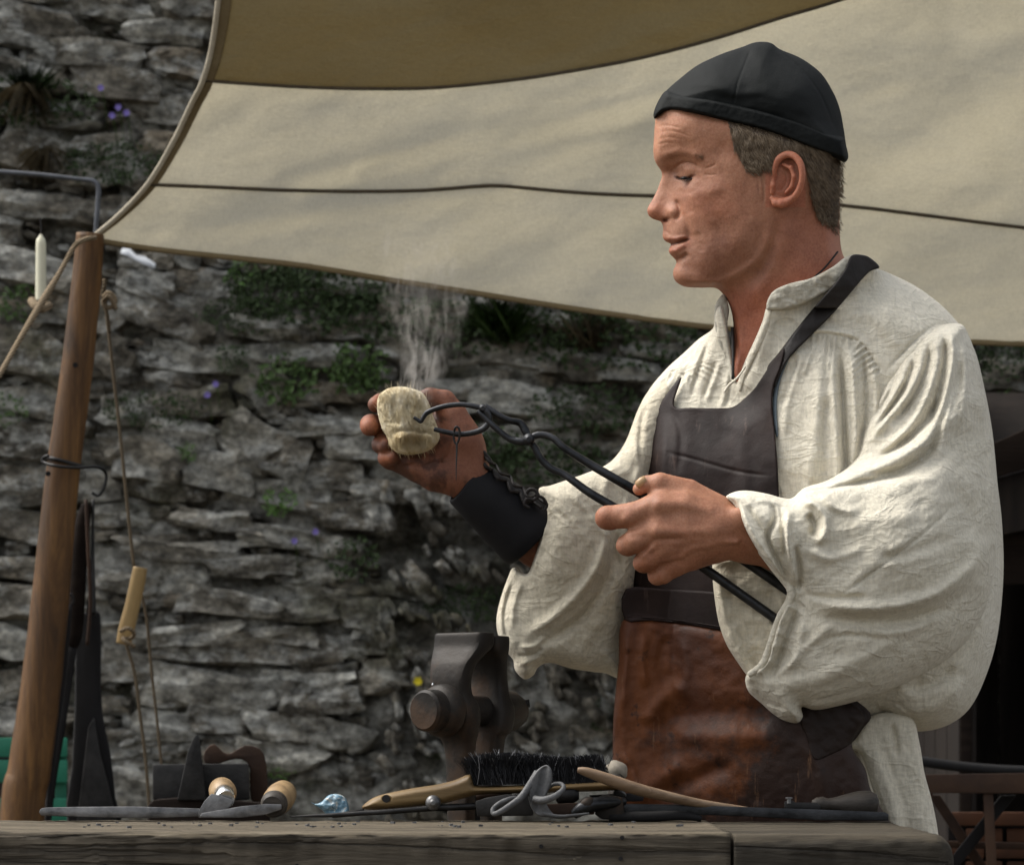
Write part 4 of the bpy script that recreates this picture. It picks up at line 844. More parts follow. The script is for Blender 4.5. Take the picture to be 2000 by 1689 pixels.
def skin_tint(u, v, hand=None):
    u = np.asarray(u, float); v = np.asarray(v, float); c = np.ones((len(u), 3))
    def blend(m, col): c[:] = c * (1 - m[:, None]) + np.array(col) * m[:, None]
    head = (v < 800) & (u > 1180)
    nz = 0.5 + 0.5 * np.clip(fbm(u, v, 26, 51, 4), -1, 1)
    hm = head * 1.0
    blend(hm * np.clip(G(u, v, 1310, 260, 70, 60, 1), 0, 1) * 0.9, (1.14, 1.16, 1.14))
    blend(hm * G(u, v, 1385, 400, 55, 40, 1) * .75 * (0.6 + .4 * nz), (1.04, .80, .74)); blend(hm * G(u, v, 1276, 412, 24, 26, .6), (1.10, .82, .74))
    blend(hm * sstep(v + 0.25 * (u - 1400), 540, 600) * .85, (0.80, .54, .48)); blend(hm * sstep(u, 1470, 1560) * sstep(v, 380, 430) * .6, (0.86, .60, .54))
    jaw = np.clip(G(u, v, 1400, 505, 95, 58, 1.25, -.25), 0, 1); blend(hm * jaw * (.65 + .3 * nz), (.54, .46, .40)); blend(hm * G(u, v, 1305, 452, 20, 9, .6), (.78, .68, .62))  # stubble, deepened with shade painted over the lower jaw and cheek
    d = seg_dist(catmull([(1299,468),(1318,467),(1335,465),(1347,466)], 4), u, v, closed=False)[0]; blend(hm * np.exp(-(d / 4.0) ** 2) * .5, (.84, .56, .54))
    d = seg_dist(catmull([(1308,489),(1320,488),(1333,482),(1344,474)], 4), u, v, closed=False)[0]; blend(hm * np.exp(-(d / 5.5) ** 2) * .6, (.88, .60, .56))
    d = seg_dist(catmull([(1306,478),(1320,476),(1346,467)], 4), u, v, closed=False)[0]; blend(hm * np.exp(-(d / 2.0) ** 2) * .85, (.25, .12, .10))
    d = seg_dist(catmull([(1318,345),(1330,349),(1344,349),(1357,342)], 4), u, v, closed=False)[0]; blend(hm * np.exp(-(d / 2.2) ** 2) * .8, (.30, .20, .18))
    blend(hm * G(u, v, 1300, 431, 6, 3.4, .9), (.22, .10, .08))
    ear = (u > 1496) & (u < 1574) & (v > 296) & (v < 406); blend(ear * .6, (1.12, .74, .68))
    # work-stained far hand and darker knuckles on the near hand
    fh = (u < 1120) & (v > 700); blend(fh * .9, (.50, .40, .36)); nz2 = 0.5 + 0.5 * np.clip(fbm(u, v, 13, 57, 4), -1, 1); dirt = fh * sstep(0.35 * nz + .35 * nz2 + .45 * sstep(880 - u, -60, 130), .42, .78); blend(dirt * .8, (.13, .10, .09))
    for (a, b, r_) in ((718, 832, 22), (758, 900, 16), (742, 786, 14)): blend(fh * G(u, v, a - 6, b - 4, r_, r_, .7), (.95, .70, .52))
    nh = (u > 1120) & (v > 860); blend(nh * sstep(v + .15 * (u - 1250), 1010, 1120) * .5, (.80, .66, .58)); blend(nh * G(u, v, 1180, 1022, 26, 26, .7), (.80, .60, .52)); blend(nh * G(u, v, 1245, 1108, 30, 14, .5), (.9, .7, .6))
    c *= (0.95 + .11 * nz)[:, None]; return c
parts_V, parts_F = [], []
def take(V, F):
    n = sum(len(x) for x in parts_V)
    # orient outward
    a, b, c_, d = (V[F[:, i]] for i in range(4)); vol = np.einsum('ij,ij->i', a, np.cross(b, c_)).sum() + np.einsum('ij,ij->i', a, np.cross(c_, d)).sum()
    if vol < 0: F = F[:, ::-1]
    parts_V.append(V); parts_F.append(F + n)
tints = []
ho = HEADB.build('head_tmp', None, None, 1.7); me = ho.data
hv = np.empty(len(me.vertices) * 3, np.float32); me.vertices.foreach_get('co', hv); hv = hv.reshape(-1, 3).astype(float)
hf = np.empty(len(me.polygons) * 4, np.int32)
if len(me.loops) == len(hf): me.loops.foreach_get('vertex_index', hf); hf = hf.reshape(-1, 4)
else: hf = np.array([(list(p.vertices) + [p.vertices[-1]])[:4] for p in me.polygons])
bpy.data.objects.remove(ho); bpy.data.meshes.remove(me)
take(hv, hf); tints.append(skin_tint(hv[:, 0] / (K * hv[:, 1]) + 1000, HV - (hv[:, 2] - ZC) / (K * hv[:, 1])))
def take_vox(vx):
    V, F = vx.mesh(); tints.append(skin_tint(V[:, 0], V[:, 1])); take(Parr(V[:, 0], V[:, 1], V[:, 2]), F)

# ear
E = Vox((1488, 288, 30), (1584, 412, 110), 1.25)
E.add(E.ell((1532, 352, 52), (30, 46, 12), 0.18), 1)
hx = catmull([(1512,352,60,4),(1513,332,66,5),(1520,312,70,6),(1537,302,74,6.5),(1553,307,80,6.5),(1564,322,86,6),(1567,345,88,5.5),(1562,368,84,5.5),(1552,384,78,6),(1538,395,70,7)], 4)
E.chain([tuple(q[:3]) for q in hx], [q[3] for q in hx], 5)
E.chain([(1540,393,69),(1528,397,67),(1516,396,62),(1508,388,58)], [8.5,9.5,8.5,5], 5)
E.chain([(1530,322,68),(1545,328,76),(1551,345,79),(1547,364,75),(1536,376,70)], [3.5,4.2,4.4,4.4,4], 4)
E.chain([(1508,348,58),(1510,362,62),(1508,376,60)], [4.5,6,4.5], 4)
E.cut(E.ell((1528, 356, 72), (11, 19, 14), 0.2), 4); E.cut(E.ell((1522, 362, 62), (7, 10, 14)), 3); E.cut(E.ell((1546, 316, 80), (9, 5, 5), .5), 3)
take_vox(E)

# near hand: a left fist, back of the hand towards us, thumb on top
H = Vox((1140, 905, 110), (1600, 1195, 330), 2.3)
wz = 232
H.chain([(1640,1090,170),(1540,1068,184),(1460,1045,212),(1400,1032,wz)], [52,52,51,48], 1, 18)
H.add(H.ell((1335, 1018, wz - 8), (92, 66, 40), 0.28), 30)
H.chain([(1395,1010,wz),(1340,990,wz + 12),(1292,990,wz + 14)], [34,30,27], 16)
H.chain([(1395,1035,wz + 4),(1340,1030,wz + 16),(1286,1030,wz + 18)], [34,30,26], 16)
H.chain([(1395,1055,wz),(1345,1062,wz + 10),(1300,1068,wz + 12)], [32,28,25], 16)
H.chain([(1395,1070,wz - 10),(1350,1088,wz - 2),(1320,1100,wz - 2)], [28,26,23], 16)
H.chain([(1292,990,wz + 14),(1235,1006,wz + 10),(1186,1011,wz - 2)], [26,25,23], 12)           # index
H.chain([(1186,1011,wz - 2),(1192,1014,wz - 40),(1225,1012,wz - 66)], [23,21,18], 5)
H.chain([(1284,1032,wz + 18),(1240,1056,wz + 14),(1226,1064,wz + 2)], [26,23,21], 10)          # middle
H.chain([(1226,1064,wz + 2),(1232,1058,wz - 38),(1262,1045,wz - 60)], [21,19,17], 5)
H.chain([(1300,1068,wz + 12),(1268,1092,wz + 8),(1257,1099,wz - 4)], [25,21,19], 10)           # ring
H.chain([(1257,1099,wz - 4),(1264,1090,wz - 40),(1292,1070,wz - 58)], [19,18,16], 5)
H.chain([(1320,1100,wz - 4),(1295,1120,wz - 8),(1284,1124,wz - 18)], [23,20,18], 10)           # little
H.chain([(1284,1124,wz - 18),(1292,1112,wz - 46),(1316,1092,wz - 58)], [18,16,15], 5)
H.chain([(1400,1000,wz - 20),(1345,962,wz - 18),(1290,944,wz - 8)], [34,26,21], 12)            # thumb
H.chain([(1290,944,wz - 8),(1265,945,wz - 14),(1248,955,wz - 20)], [20,16.5,12.5], 5)
# tendons, knuckles and veins
H.chain([(1385,1000,wz + 34),(1335,985,wz + 36),(1288,985,wz + 38)], [4,4,6], 14); H.chain([(1300,965,wz + 12),(1262,990,wz + 28),(1222,1014,wz + 28)], [5,5.5,5], 11)
H.chain([(1400,1035,wz + 38),(1340,1040,wz + 42),(1284,1038,wz + 42)], [3,3.5,8], 14); H.chain([(1400,1062,wz + 32),(1350,1052,wz + 38),(1322,1060,wz + 36),(1285,1060,wz + 34),(1258,1085,wz + 28)], [4,4.5,4,4.5,3.5], 8)
H.chain([(1440,1058,wz + 38),(1400,1056,wz + 38),(1380,1066,wz + 34),(1352,1068,wz + 34),(1330,1085,wz + 26),(1300,1092,wz + 24)], [4,4.5,4,4,4,3.5], 7)
H.add(H.ell((1452, 1010, wz + 34), (26, 20, 14)), 18); H.add(H.ell((1220,1066,wz + 8),(14,14,12)), 8); H.add(H.ell((1250,1100,wz + 4),(12,12,11)), 8); H.add(H.ell((1186,1008,wz + 8),(15,15,12)), 8)
H.cut(H.cone((1205,1040,wz + 34),(1262,1050,wz + 46),4,4), 8); H.cut(H.cone((1238,1084,wz + 32),(1290,1080,wz + 44),3.5,3.5), 8); H.cut(H.cone((1268,1112,wz + 24),(1320,1112,wz + 32),3.5,3), 8)
take_vox(H)

# far hand: a right hand, palm towards us, fingers curled round the wool
R_ = Vox((680, 728, -60), (1150, 1180, 130), 2.4)
R_.chain([(1190,1170,-80),(1046,1058,-30),(960,984,0),(906,930,14)], [46,45,41,40], 1, 14)
R_.add(R_.ell((862, 884, 12), (84, 66, 34), 0.55), 22)
R_.chain([(918,930,18),(850,925,24),(795,900,22)], [34,33,24], 16)                # heel and little-finger edge
R_.add(R_.ell((905, 868, 34), (40, 58, 26), -0.35), 20)                            # thumb mound
R_.chain([(905,860,30),(886,810,26),(868,784,22)], [30,26,22], 12); R_.chain([(868,784,22),(840,776,26),(815,782,34)], [22,19,15], 5)       # thumb over the wool
R_.chain([(862,826,-8),(800,800,-18),(762,792,-10)], [25,22,20], 10); R_.chain([(762,792,-10),(744,787,6),(734,790,20)], [20,19,16], 5)
R_.chain([(850,856,-6),(780,836,-16),(742,832,-4)], [26,23,21], 10); R_.chain([(742,832,-4),(724,830,14),(722,834,34)], [21,21,18], 5)
R_.chain([(838,888,0),(780,872,-8),(756,868,4)], [26,23,20], 10); R_.chain([(756,868,4),(744,868,20),(752,870,38)], [20,18,15], 5)
R_.chain([(815,915,10),(782,902,6),(762,898,14)], [25,22,19], 10); R_.chain([(762,898,14),(754,895,28),(768,893,42)], [18,16,14], 5)
R_.chain([(795,905,46),(840,905,52),(880,895,52)], [2,2,2], 3)
R_.cut(R_.cone((770,915,40),(835,902,54),2.5,2.5), 5); R_.cut(R_.cone((860,900,48),(892,840,62),3,2.5), 6); R_.cut(R_.cone((800,925,52),(815,945,48),2,2), 5)
take_vox(R_)

# the rest of the body, under the clothes
Bc = Vox((980, 560, -330), (1900, 3110, 260), 11.0)
Bc.add(Bc.cone((1560, 640, -80), (1545, 780, -110), 70, 120), 20); Bc.add(Bc.ell((1550, 980, -110), (190, 330, 110)), 60); Bc.add(Bc.ell((1510, 1500, -120), (170, 240, 120)), 60)
Bc.chain([(1760,720,-20),(1820,980,80),(1790,1110,140),(1660,1095,180)], [70,64,56,50], 50, 20); Bc.chain([(1380,760,-180),(1285,1000,-190),(1225,1150,-150),(1130,1120,-70)], [66,54,46,40], 50, 20)
for sx in (-75, 85): Bc.chain([(1510 + sx,1620,-120),(1495 + sx,2250,-90),(1495 + sx,2980,-120)], [105,75,52], 40, 20); Bc.chain([(1495 + sx,3030,-130),(1420 + sx,3062,-60)], [48,34], 30)
take_vox(Bc)
BV = np.concatenate(parts_V); BF = np.concatenate(parts_F); me = mesh_np('body', BV, BF)
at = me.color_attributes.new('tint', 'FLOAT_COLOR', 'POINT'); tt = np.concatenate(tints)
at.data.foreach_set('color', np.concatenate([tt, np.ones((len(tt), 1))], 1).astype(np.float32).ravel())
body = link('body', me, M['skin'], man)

nb_ = MB(); nb_.add(*ribbon_lathe(P(1243, 949, wz - 8), P(1262, 935, wz - 4), [(0, .002), (.15, .0045), (.6, .0050), (1, .0042)], 12)); nl = nb_.build('thumb_nail', M['nail'], man, smooth=True)
# eye slit and lashes, eyebrow
ey = MB(); ey.add(*ribbon_lathe(P(1327, 348, HC + 53), P(1349, 347, HC + 60), [(0, .0003), (.2, .0014), (.5, .0020), (.8, .0015), (1, .0003)], 10)); ey.build('eye', M['eye'], man, smooth=True)
ey = MB(); ey.add(*ribbon_lathe(P(1331, 348.5, HC + 57), P(1342, 348, HC + 60.5), [(0, .0003), (.3, .0014), (.6, .0016), (1, .0003)], 10)); ey.build('iris', M['iris'], man, smooth=True)
def strands(name, n, fn, mat, thick=0.00035, seg=3):
    V = []; F = []
    for i in range(n):
        r = fn(i)
        if r is None: continue
        b = len(V); m = len(r)
        for j, q in enumerate(r):
            q = np.array(q); tk = thick * (1 - 0.75 * j / (m - 1))
            V += [q + (tk, -tk, tk * .6), q + (-tk, -tk, -tk * .6), q + (0, tk, 0)]
        for j in range(m - 1):
            for k_ in range(3):
                V0 = b + 3 * j; F.append((V0 + k_, V0 + (k_ + 1) % 3, V0 + 3 + (k_ + 1) % 3, V0 + 3 + k_))
    return link(name, mesh_np(name, V, np.array(F)), mat, man, smooth=False)
hr = np.random.default_rng(5)
def front1(B, u, v): return float(B.front(np.array([u]), np.array([v]))[0])
def lash(i):
    t = i / 34; u = 1322 + 34 * t; v = 345 + 5 * math.sin(t * 3.1); w = HC + 54 + 10 * t
    return [P(u, v, w + 2), P(u - 1.5 + hr.normal(0, .5), v + 3 + hr.normal(0, .5), w + 6), P(u - 3.5, v + 5.0, w + 7)]
strands('lashes', 34, lash, M['lace'], 0.00042)
bu = hr.uniform(1284, 1376, 300); bt = (bu - 1284) / 92; bv = 314 - 15 * np.sin(bt * 2.6) + 6 * bt + hr.normal(0, 3.4, 300) * (1.1 - .3 * bt); bw = HEADB.front(bu, bv)
strands('eyebrow', 300, lambda i: [P(bu[i], bv[i], bw[i] - .5), P(bu[i] + 4, bv[i] - 1.5, bw[i] + 1.6), P(bu[i] + 9, bv[i] - .5 + hr.normal(0, 1), bw[i] + 1.4)], M['brow'], 0.00038)

# hair: a rooted layer with strands on it
HAIR_O = [(1421,232),(1427,262),(1433,290),(1443,310),(1452,330),(1464,341),(1478,338),(1494,330),(1508,326),(1514,306),(1530,294),(1550,296),(1566,310),(1576,340),(1580,375),(1586,405),(1600,432),(1618,446),(1630,458),(1640,452),(1644,425),(1645,380),(1646,330),(1638,270),(1560,240),(1480,228)]
HAIR_IN = [(1424,232),(1433,262),(1440,286),(1450,306),(1460,324),(1470,333),(1480,330),(1494,322),(1506,318),(1514,300),(1530,290),(1550,292),(1568,308),(1582,340),(1588,375),(1596,405),(1608,426),(1622,438),(1632,444),(1637,430),(1639,380),(1640,330),(1632,272),(1560,242),(1480,230)]
hair = patch('hair', HAIR_IN, lambda u, v: HEADB.front(u, v) + fbm(u, v, 12, 61, 2) * .8, 4.0, M['hair_base'], man, 3.0, R=12, under=10)
HP = catmull(HAIR_O, 4, closed=True); hs = []
cu_ = hr.uniform(1415, 1655, 26000); cv_ = hr.uniform(228, 458, 26000); ok = inside(HP, cu_, cv_)
dd_ = seg_dist(HP, cu_, cv_)[0]; ok &= (hr.random(26000) < np.clip(dd_ / 13 + .12, 0, 1)); cu_, cv_, dd_ = cu_[ok], cv_[ok], dd_[ok]; cw_ = HEADB.front(cu_, cv_)
cl = fbm(cu_, cv_, 16, 63, 2); cl2 = fbm(cu_, cv_, 7, 67, 2)
def hstrand(i):
    u, v, w = cu_[i], cv_[i], cw_[i] + 3 * min(1, dd_[i] / 12)
    a = 1.25 + 0.35 * cl[i] - 0.5 * sstep(np.array(u), 1560, 1640) * 0 + hr.normal(0, .22); 
    if u < 1500: a = 1.1 + .5 * cl[i] + hr.normal(0, .2)
    L = hr.uniform(14, 26) if v < 380 else hr.uniform(8, 15); cu, sv = math.cos(a), math.sin(a); lift = 2.2 + 1.6 * cl2[i]
    curl = 0.6 + 1.2 * cl2[i]; L *= .55 if (u > 1615 or v > 425 or (u < 1500 and v > 310)) else 1
    return [P(u, v, w), P(u + cu * L * .35, v + sv * L * .35, w + lift), P(u + cu * L * .7 + curl, v + sv * L * .7, w + lift + 1), P(u + cu * L + curl * 2.4, v + sv * L, w + lift * .4)]
hs = strands('hair_strands', len(cu_), hstrand, M['hair'], 0.00022); hs.parent = hair; tag(hs, kind='stuff')
pick = hr.random(len(cu_)) < .3; cu_, cv_, cw_, dd_, cl, cl2 = cu_[pick], cv_[pick], cw_[pick] + 1.2, dd_[pick], cl[pick], cl2[pick]
hs = strands('light_hair_strands', len(cu_), hstrand, M['hair_light'], 0.0002); hs.parent = hair; tag(hs, kind='stuff')

# skull cap
CAP_O = [(1279,230),(1278,219),(1288,196),(1303,176),(1328,154),(1362,128),(1409,106),(1450,92),(1468,85),(1487,82),(1507,85),(1524,97),(1564,114),(1602,142),(1626,178),(1640,212),(1648,252),(1652,280),(1656,306),(1651,316),(1640,313),(1605,302),(1554,283),(1490,259),(1419,242),(1352,225),(1311,219),(1289,226)]
capW = RBF([(1290,215,60),(1340,205,102),(1420,225,128),(1500,250,146),(1580,280,142),(1640,300,116),(1638,250,112),(1620,260,128),(1300,190,58),(1400,150,110),(1480,110,80),(1490,180,138),(1560,180,128),(1620,230,110),(1350,160,88),(1600,160,90),(1540,120,80),(1450,100,60)], c=20)
cap_feats = [('r', [(1470,88),(1455,125),(1440,165),(1430,215)], 1.8, -2.5), ('r', [(1500,86),(1560,130),(1605,190),(1632,262)], 2.0, -3), ('r', [(1392,172),(1440,184),(1480,180),(1520,170)], 9, 1.6), ('r', [(1380,182),(1430,194),(1480,192),(1550,206)], 7, -1.6), ('r', [(1330,170),(1380,165),(1430,172)], 7, 2), ('r', [(1520,230),(1570,238),(1620,262)], 8, 2), ('r', [(1440,205),(1500,214),(1560,232)], 7, 2.2)]
CAPB = Body(CAP_O, HC, lambda u, v: capW(u, v), lambda u, v: 14 + 60 * sstep(-(v - (228 + (u - 1290) * 0.235)), 10, 70), cap_feats, lambda u, v: fbm(u, v, 40, 71, 3) * 1.6, n=4, mask=8)
cap = CAPB.build('skullcap', M['cap'], man, 2.2)
BAND_O = [(1278,232),(1277,219),(1286,197),(1300,178),(1318,180),(1345,184),(1400,191),(1480,209),(1560,232),(1620,256),(1648,268),(1652,282),(1657,306),(1651,317),(1640,314),(1605,303),(1554,284),(1490,260),(1419,243),(1352,226),(1311,220),(1289,227)]
def bandw(u, v): return HC + capW(u, v) * edge(np.maximum(seg_dist(CAPB.poly, u, v)[0], 3.0) * inside(CAPB.poly, u, v), 13.0)
band = sheet('band', BAND_O, 2.0, lambda u, v, d: HC + (capW(u, v) + 2.5) * edge(d, 12.0) + fbm(u, v, 8, 73, 2) * .7 * np.clip(d / 5, 0, 1) + folds(u, v, [('r', [(1303,186),(1345,190),(1400,197),(1480,215),(1560,238),(1620,262),(1645,274)], 2.0, -2.2)]), lambda u, v, d: HC - capW(u, v) * edge(d, 12.0), M['cap'], cap, n=4)

# ------------------------------------------------------------------ shirt
VN = (1452, 650)
TOR_O = [(1392,642),(1365,662),(1335,690),(1300,722),(1264,768),(1248,825),(1236,890),(1218,965),(1206,1050),(1204,1140),(1214,1250),(1222,1380),(1224,1500),(1224,1720),(1400,1760),(1600,1750),(1705,1720),(1716,1600),(1700,1500),(1688,1430),(1725,1414),(1790,1428),(1850,1416),(1896,1380),(1930,1308),(1950,1230),(1960,1120),(1957,1020),(1948,940),(1938,840),(1920,745),(1903,682),(1872,632),(1836,594),(1790,560),(1742,536),(1712,524),(1680,508),(1640,522),(1590,545),(1545,562),(1512,580),(1497,600),(1490,625),(1478,655),(1462,690),(1448,722),(1438,750),(1432,722),(1427,690),(1421,655),(1416,622),(1411,596),(1402,600),(1396,618)]
torW = RBF([(1245,900,-110),(1300,760,-90),(1280,900,-60),(1220,1200,-90),(1360,700,-60),(1400,680,-46),(1425,700,-30),(1440,760,-12),(1420,860,10),(1380,1000,14),(1330,1200,0),(1500,760,44),(1500,900,76),(1500,1050,84),(1470,1250,70),(1480,660,36),(1510,600,52),(1560,570,64),(1630,540,60),(1600,640,60),(1600,760,88),(1620,900,110),(1640,1100,112),(1700,600,72),(1780,620,84),(1850,700,84),(1860,860,80),(1900,1000,50),(1900,1250,66),(1820,1340,80),(1720,1380,86),(1600,1400,90),(1400,1500,50),(1640,1550,90),(1250,1500,-40)], c=40)
def nearV(u, v): return np.exp(-(np.minimum(seg_dist(catmull([(1400,610),(1420,660),(1438,745),(1470,680),(1500,600),(1560,560),(1640,525),(1700,512)], 4), u, v, closed=False)[0], 200) / 34) ** 2)
tor_feats = [('r', [(1572,654),(1610,652),(1650,658),(1682,668)], 3.2, -5), ('r', [(1572,647),(1610,645),(1650,651),(1684,660)], 3.4, 3.5), ('r', [(1682,666),(1702,696),(1724,728)], 3.2, -4), ('r', [(1876,630),(1826,636),(1784,668),(1728,728)], 3.4, -5),
    ('s', [(1730,735),(1786,676),(1828,643),(1880,636)], 7, 3, 60),
    ('r', [(1640,668),(1646,760),(1650,860),(1655,960)], 6, -22), ('r', [(1622,668),(1628,760),(1634,860),(1640,980)], 8, 10), ('r', [(1660,672),(1668,750),(1672,850),(1664,920)], 7, 13), ('r', [(1682,680),(1690,740),(1690,820),(1676,890)], 5, -12), ('r', [(1698,700),(1712,760),(1706,830),(1680,900)], 6, 10),
    ('r', [(1592,666),(1580,700),(1566,740)], 4, 5), ('r', [(1575,672),(1556,720),(1535,790),(1530,870)], 9, 8), ('r', [(1560,690),(1545,740),(1524,800)], 6, -9), ('r', [(1606,668),(1600,760),(1590,880),(1580,980)], 12, 7), ('r', [(1616,760),(1610,860),(1612,960)], 7, -6),
    ('r', [(1330,722),(1290,770),(1262,850),(1240,950)], 6, 7), ('r', [(1318,726),(1280,775),(1256,840)], 4, -7), ('r', [(1345,715),(1320,760),(1300,800)], 4, -6), ('r', [(1360,700),(1342,740),(1325,790)], 5, 6), ('r', [(1300,730),(1268,790),(1250,860)], 4, 5), ('r', [(1292,716),(1310,724),(1345,735)], 3, -4),
    ('r', [(1392,650),(1372,700),(1352,765),(1345,795)], 4, -5), ('r', [(1384,655),(1362,705),(1342,770)], 4, 5), ('r', [(1410,700),(1396,740),(1378,790)], 5, 6), ('r', [(1400,700),(1386,740),(1370,785)], 3.5, -5), ('r', [(1422,730),(1415,770),(1405,800)], 4, 5), ('r', [(1428,720),(1424,765),(1416,800)], 3, -4),
    ('r', [(1504,612),(1494,650),(1478,690),(1460,730),(1448,760)], 3, -3), ('r', [(1512,605),(1560,598),(1600,575),(1650,545)], 3, -3.5), ('r', [(1770,560),(1786,600),(1800,648)], 2.4, -2.5), ('r', [(1560,600),(1600,620),(1650,640)], 12, -4),
    ('r', [(1700,560),(1690,610),(1702,660)], 16, -5), ('r', [(1660,600),(1720,640),(1760,690)], 16, 5), ('r', [(1840,1380),(1880,1330),(1915,1250),(1932,1150)], 14, 10), ('r', [(1720,1385),(1790,1390),(1850,1370),(1890,1320)], 14, 12), ('r', [(1760,1345),(1820,1335),(1868,1296)], 12, -18), ('r', [(1700,1372),(1740,1400),(1760,1424)], 6, -8), ('r', [(1745,1365),(1780,1395),(1800,1424)], 5, -6)]
def pleats(u, v, line, count, length, amp, seed, side=1):
    d, _, _, sd_, t = seg_dist(catmull(line, 5), u, v, closed=False)
    ph = t * count * 2 * math.pi + 1.6 * vnoise(t * count * .35, d / 60.0, seed) + .9 * vnoise(t * 7, d / 25.0, seed + 1)
    s = np.maximum(sd_ * side, 0); L = length * (.6 + .5 * vnoise(t * count * .5, t * 0, seed + 2)); 
    return amp * (1 - 2 * np.abs(np.sin(ph / 2)) ** .7) * np.exp(-d / np.maximum(L, 8)) * np.clip(d / 3, 0, 1) * s * sstep(np.minimum(t, 1 - t), 0.0, .06)
tor_x0 = lambda u, v: pleats(u, v, [(1575,655),(1612,654),(1650,659),(1684,668),(1724,730)], 15, 60, 6.5, 301, 1) + pleats(u, v, [(1290,716),(1312,724),(1350,734),(1372,700)], 11, 34, 4.5, 305, 1)
tor_x = lambda u, v: tor_x0(u, v) + fbm(u, v, 42, 81, 3, ang=1.1, ar=1.8) * 3.2 + fbm(u, v, 14, 83, 2, ang=1.4, ar=1.8) * 0.9
TORB = Body(TOR_O, lambda u, v: torW(u, v) - TT(u, v), lambda u, v: TT(u, v), lambda u, v: 90 - 84 * nearV(u, v), tor_feats, tor_x, n=5, mask=12, back=110)
def TT(u, v): return np.clip(torW(u, v) + 150, 20, 300) * (1 - nearV(u, v)) + 10 * nearV(u, v)
shirt = TORB.build('shirt', M['linen'], man, 2.6)
TF = lambda u, v: TORB.front(u, v)
# clean torso surface (no folds) for what lies over it
TORC = Body(TOR_O, lambda u, v: torW(u, v) - TT(u, v), lambda u, v: TT(u, v), 90, (), None, n=5, mask=12)
# collar: near side stands up round the neck, far side shows its inner face
colf = RBF([(1500,596,58),(1540,556,80),(1600,530,88),(1660,505,70),(1700,512,50),(1650,545,78),(1590,585,78),(1530,606,66)], c=20)
sheet('collar', [(1497,604),(1500,584),(1514,566),(1545,553),(1585,543),(1625,522),(1652,502),(1678,497),(1704,512),(1690,528),(1650,548),(1610,574),(1572,592),(1540,603),(1510,606)], 2.2, lambda u, v, d: colf(u, v) - 6 + 9 * edge(d, 6) + (fbm(u, v, 11, 87, 3) * 2.4) * np.clip(d / 6, 0, 1), lambda u, v, d: colf(u, v) - 10 + 0 * d, M['linen_collar'], shirt, n=5)
sheet('collar', [(1416,574),(1408,578),(1398,594),(1395,614),(1397,640),(1403,668),(1412,690),(1424,722),(1434,742),(1436,716),(1430,688),(1424,660),(1421,632),(1424,606),(1420,586)], 2.0, lambda u, v, d: -46 + 0.05 * (v - 600) + 7 * edge(d, 7) + fbm(u, v, 9, 88, 2) * 1.6, lambda u, v, d: -52 + 0 * d, M['linen_collar'], shirt, n=5)
patch('placket', [(1497,604),(1507,606),(1500,640),(1486,676),(1470,708),(1455,738),(1447,764),(1440,756),(1447,728),(1460,700),(1476,668),(1488,636)], TF, 3.5, M['linen'], shirt, 2.2, R=3)
# closure tie
_unused = 0 and tube('tie', [P(1496, 650, front1(TORB, 1500, 655) + 6), P(1490, 690, front1(TORB, 1492, 690) + 7), P(1488, 716, front1(TORB, 1488, 716) + 5)], [.0016, .0019, .0012], M['linen'], shirt, n=8, flat=.6)
tube('tie', [P(1456, 716, 28), P(1440, 738, 20), P(1424, 752, 8), P(1414, 766, 6)], [.0016, .0022, .0024, .0016], M['linen'], shirt, n=8, flat=.6)
tube('neck_cord', [P(1636, 492, 22), P(1622, 510, 34), P(1606, 528, 42), P(1592, 540, 46)], .0011, M['lace'], man, n=6)
tube('neck_cord', [P(1430, 640, -34), P(1432, 690, -14), P(1431, 740, 0)], .0016, M['lace'], man, n=6)

# near sleeve, a big loose bag of linen
SL_O = [(1874,632),(1826,640),(1782,674),(1742,726),(1706,788),(1682,846),(1664,900),(1620,936),(1572,952),(1548,972),(1528,972),(1498,964),(1462,958),(1436,960),(1418,970),(1432,980),(1441,996),(1448,1020),(1462,1050),(1482,1082),(1508,1114),(1532,1140),(1546,1158),(1530,1184),(1512,1220),(1502,1256),(1494,1290),(1472,1306),(1456,1322),(1462,1350),(1488,1374),(1508,1392),(1530,1406),(1556,1412),(1568,1400),(1566,1380),(1592,1386),(1630,1380),(1690,1364),(1750,1342),(1808,1313),(1868,1272),(1908,1222),(1934,1160),(1946,1080),(1950,1000),(1947,930),(1938,845),(1922,760),(1908,700),(1892,655)]
slW = RBF([(1860,650,104),(1800,690,120),(1750,740,126),(1710,830,134),(1680,900,150),(1880,760,140),(1820,800,160),(1780,860,176),(1900,880,150),(1840,920,216),(1740,930,220),(1640,960,240),(1580,990,276),(1440,985,292),(1424,972,276),(1480,985,296),(1510,1060,304),(1560,1060,300),(1640,1050,286),(1740,1040,290),(1850,1030,250),(1920,1020,170),(1560,1160,262),(1640,1160,292),(1760,1140,290),(1860,1140,240),(1520,1260,226),(1600,1280,250),(1700,1260,256),(1800,1220,230),(1490,1330,210),(1550,1380,214),(1650,1350,220),(1760,1310,200),(1900,1180,170)], c=36)
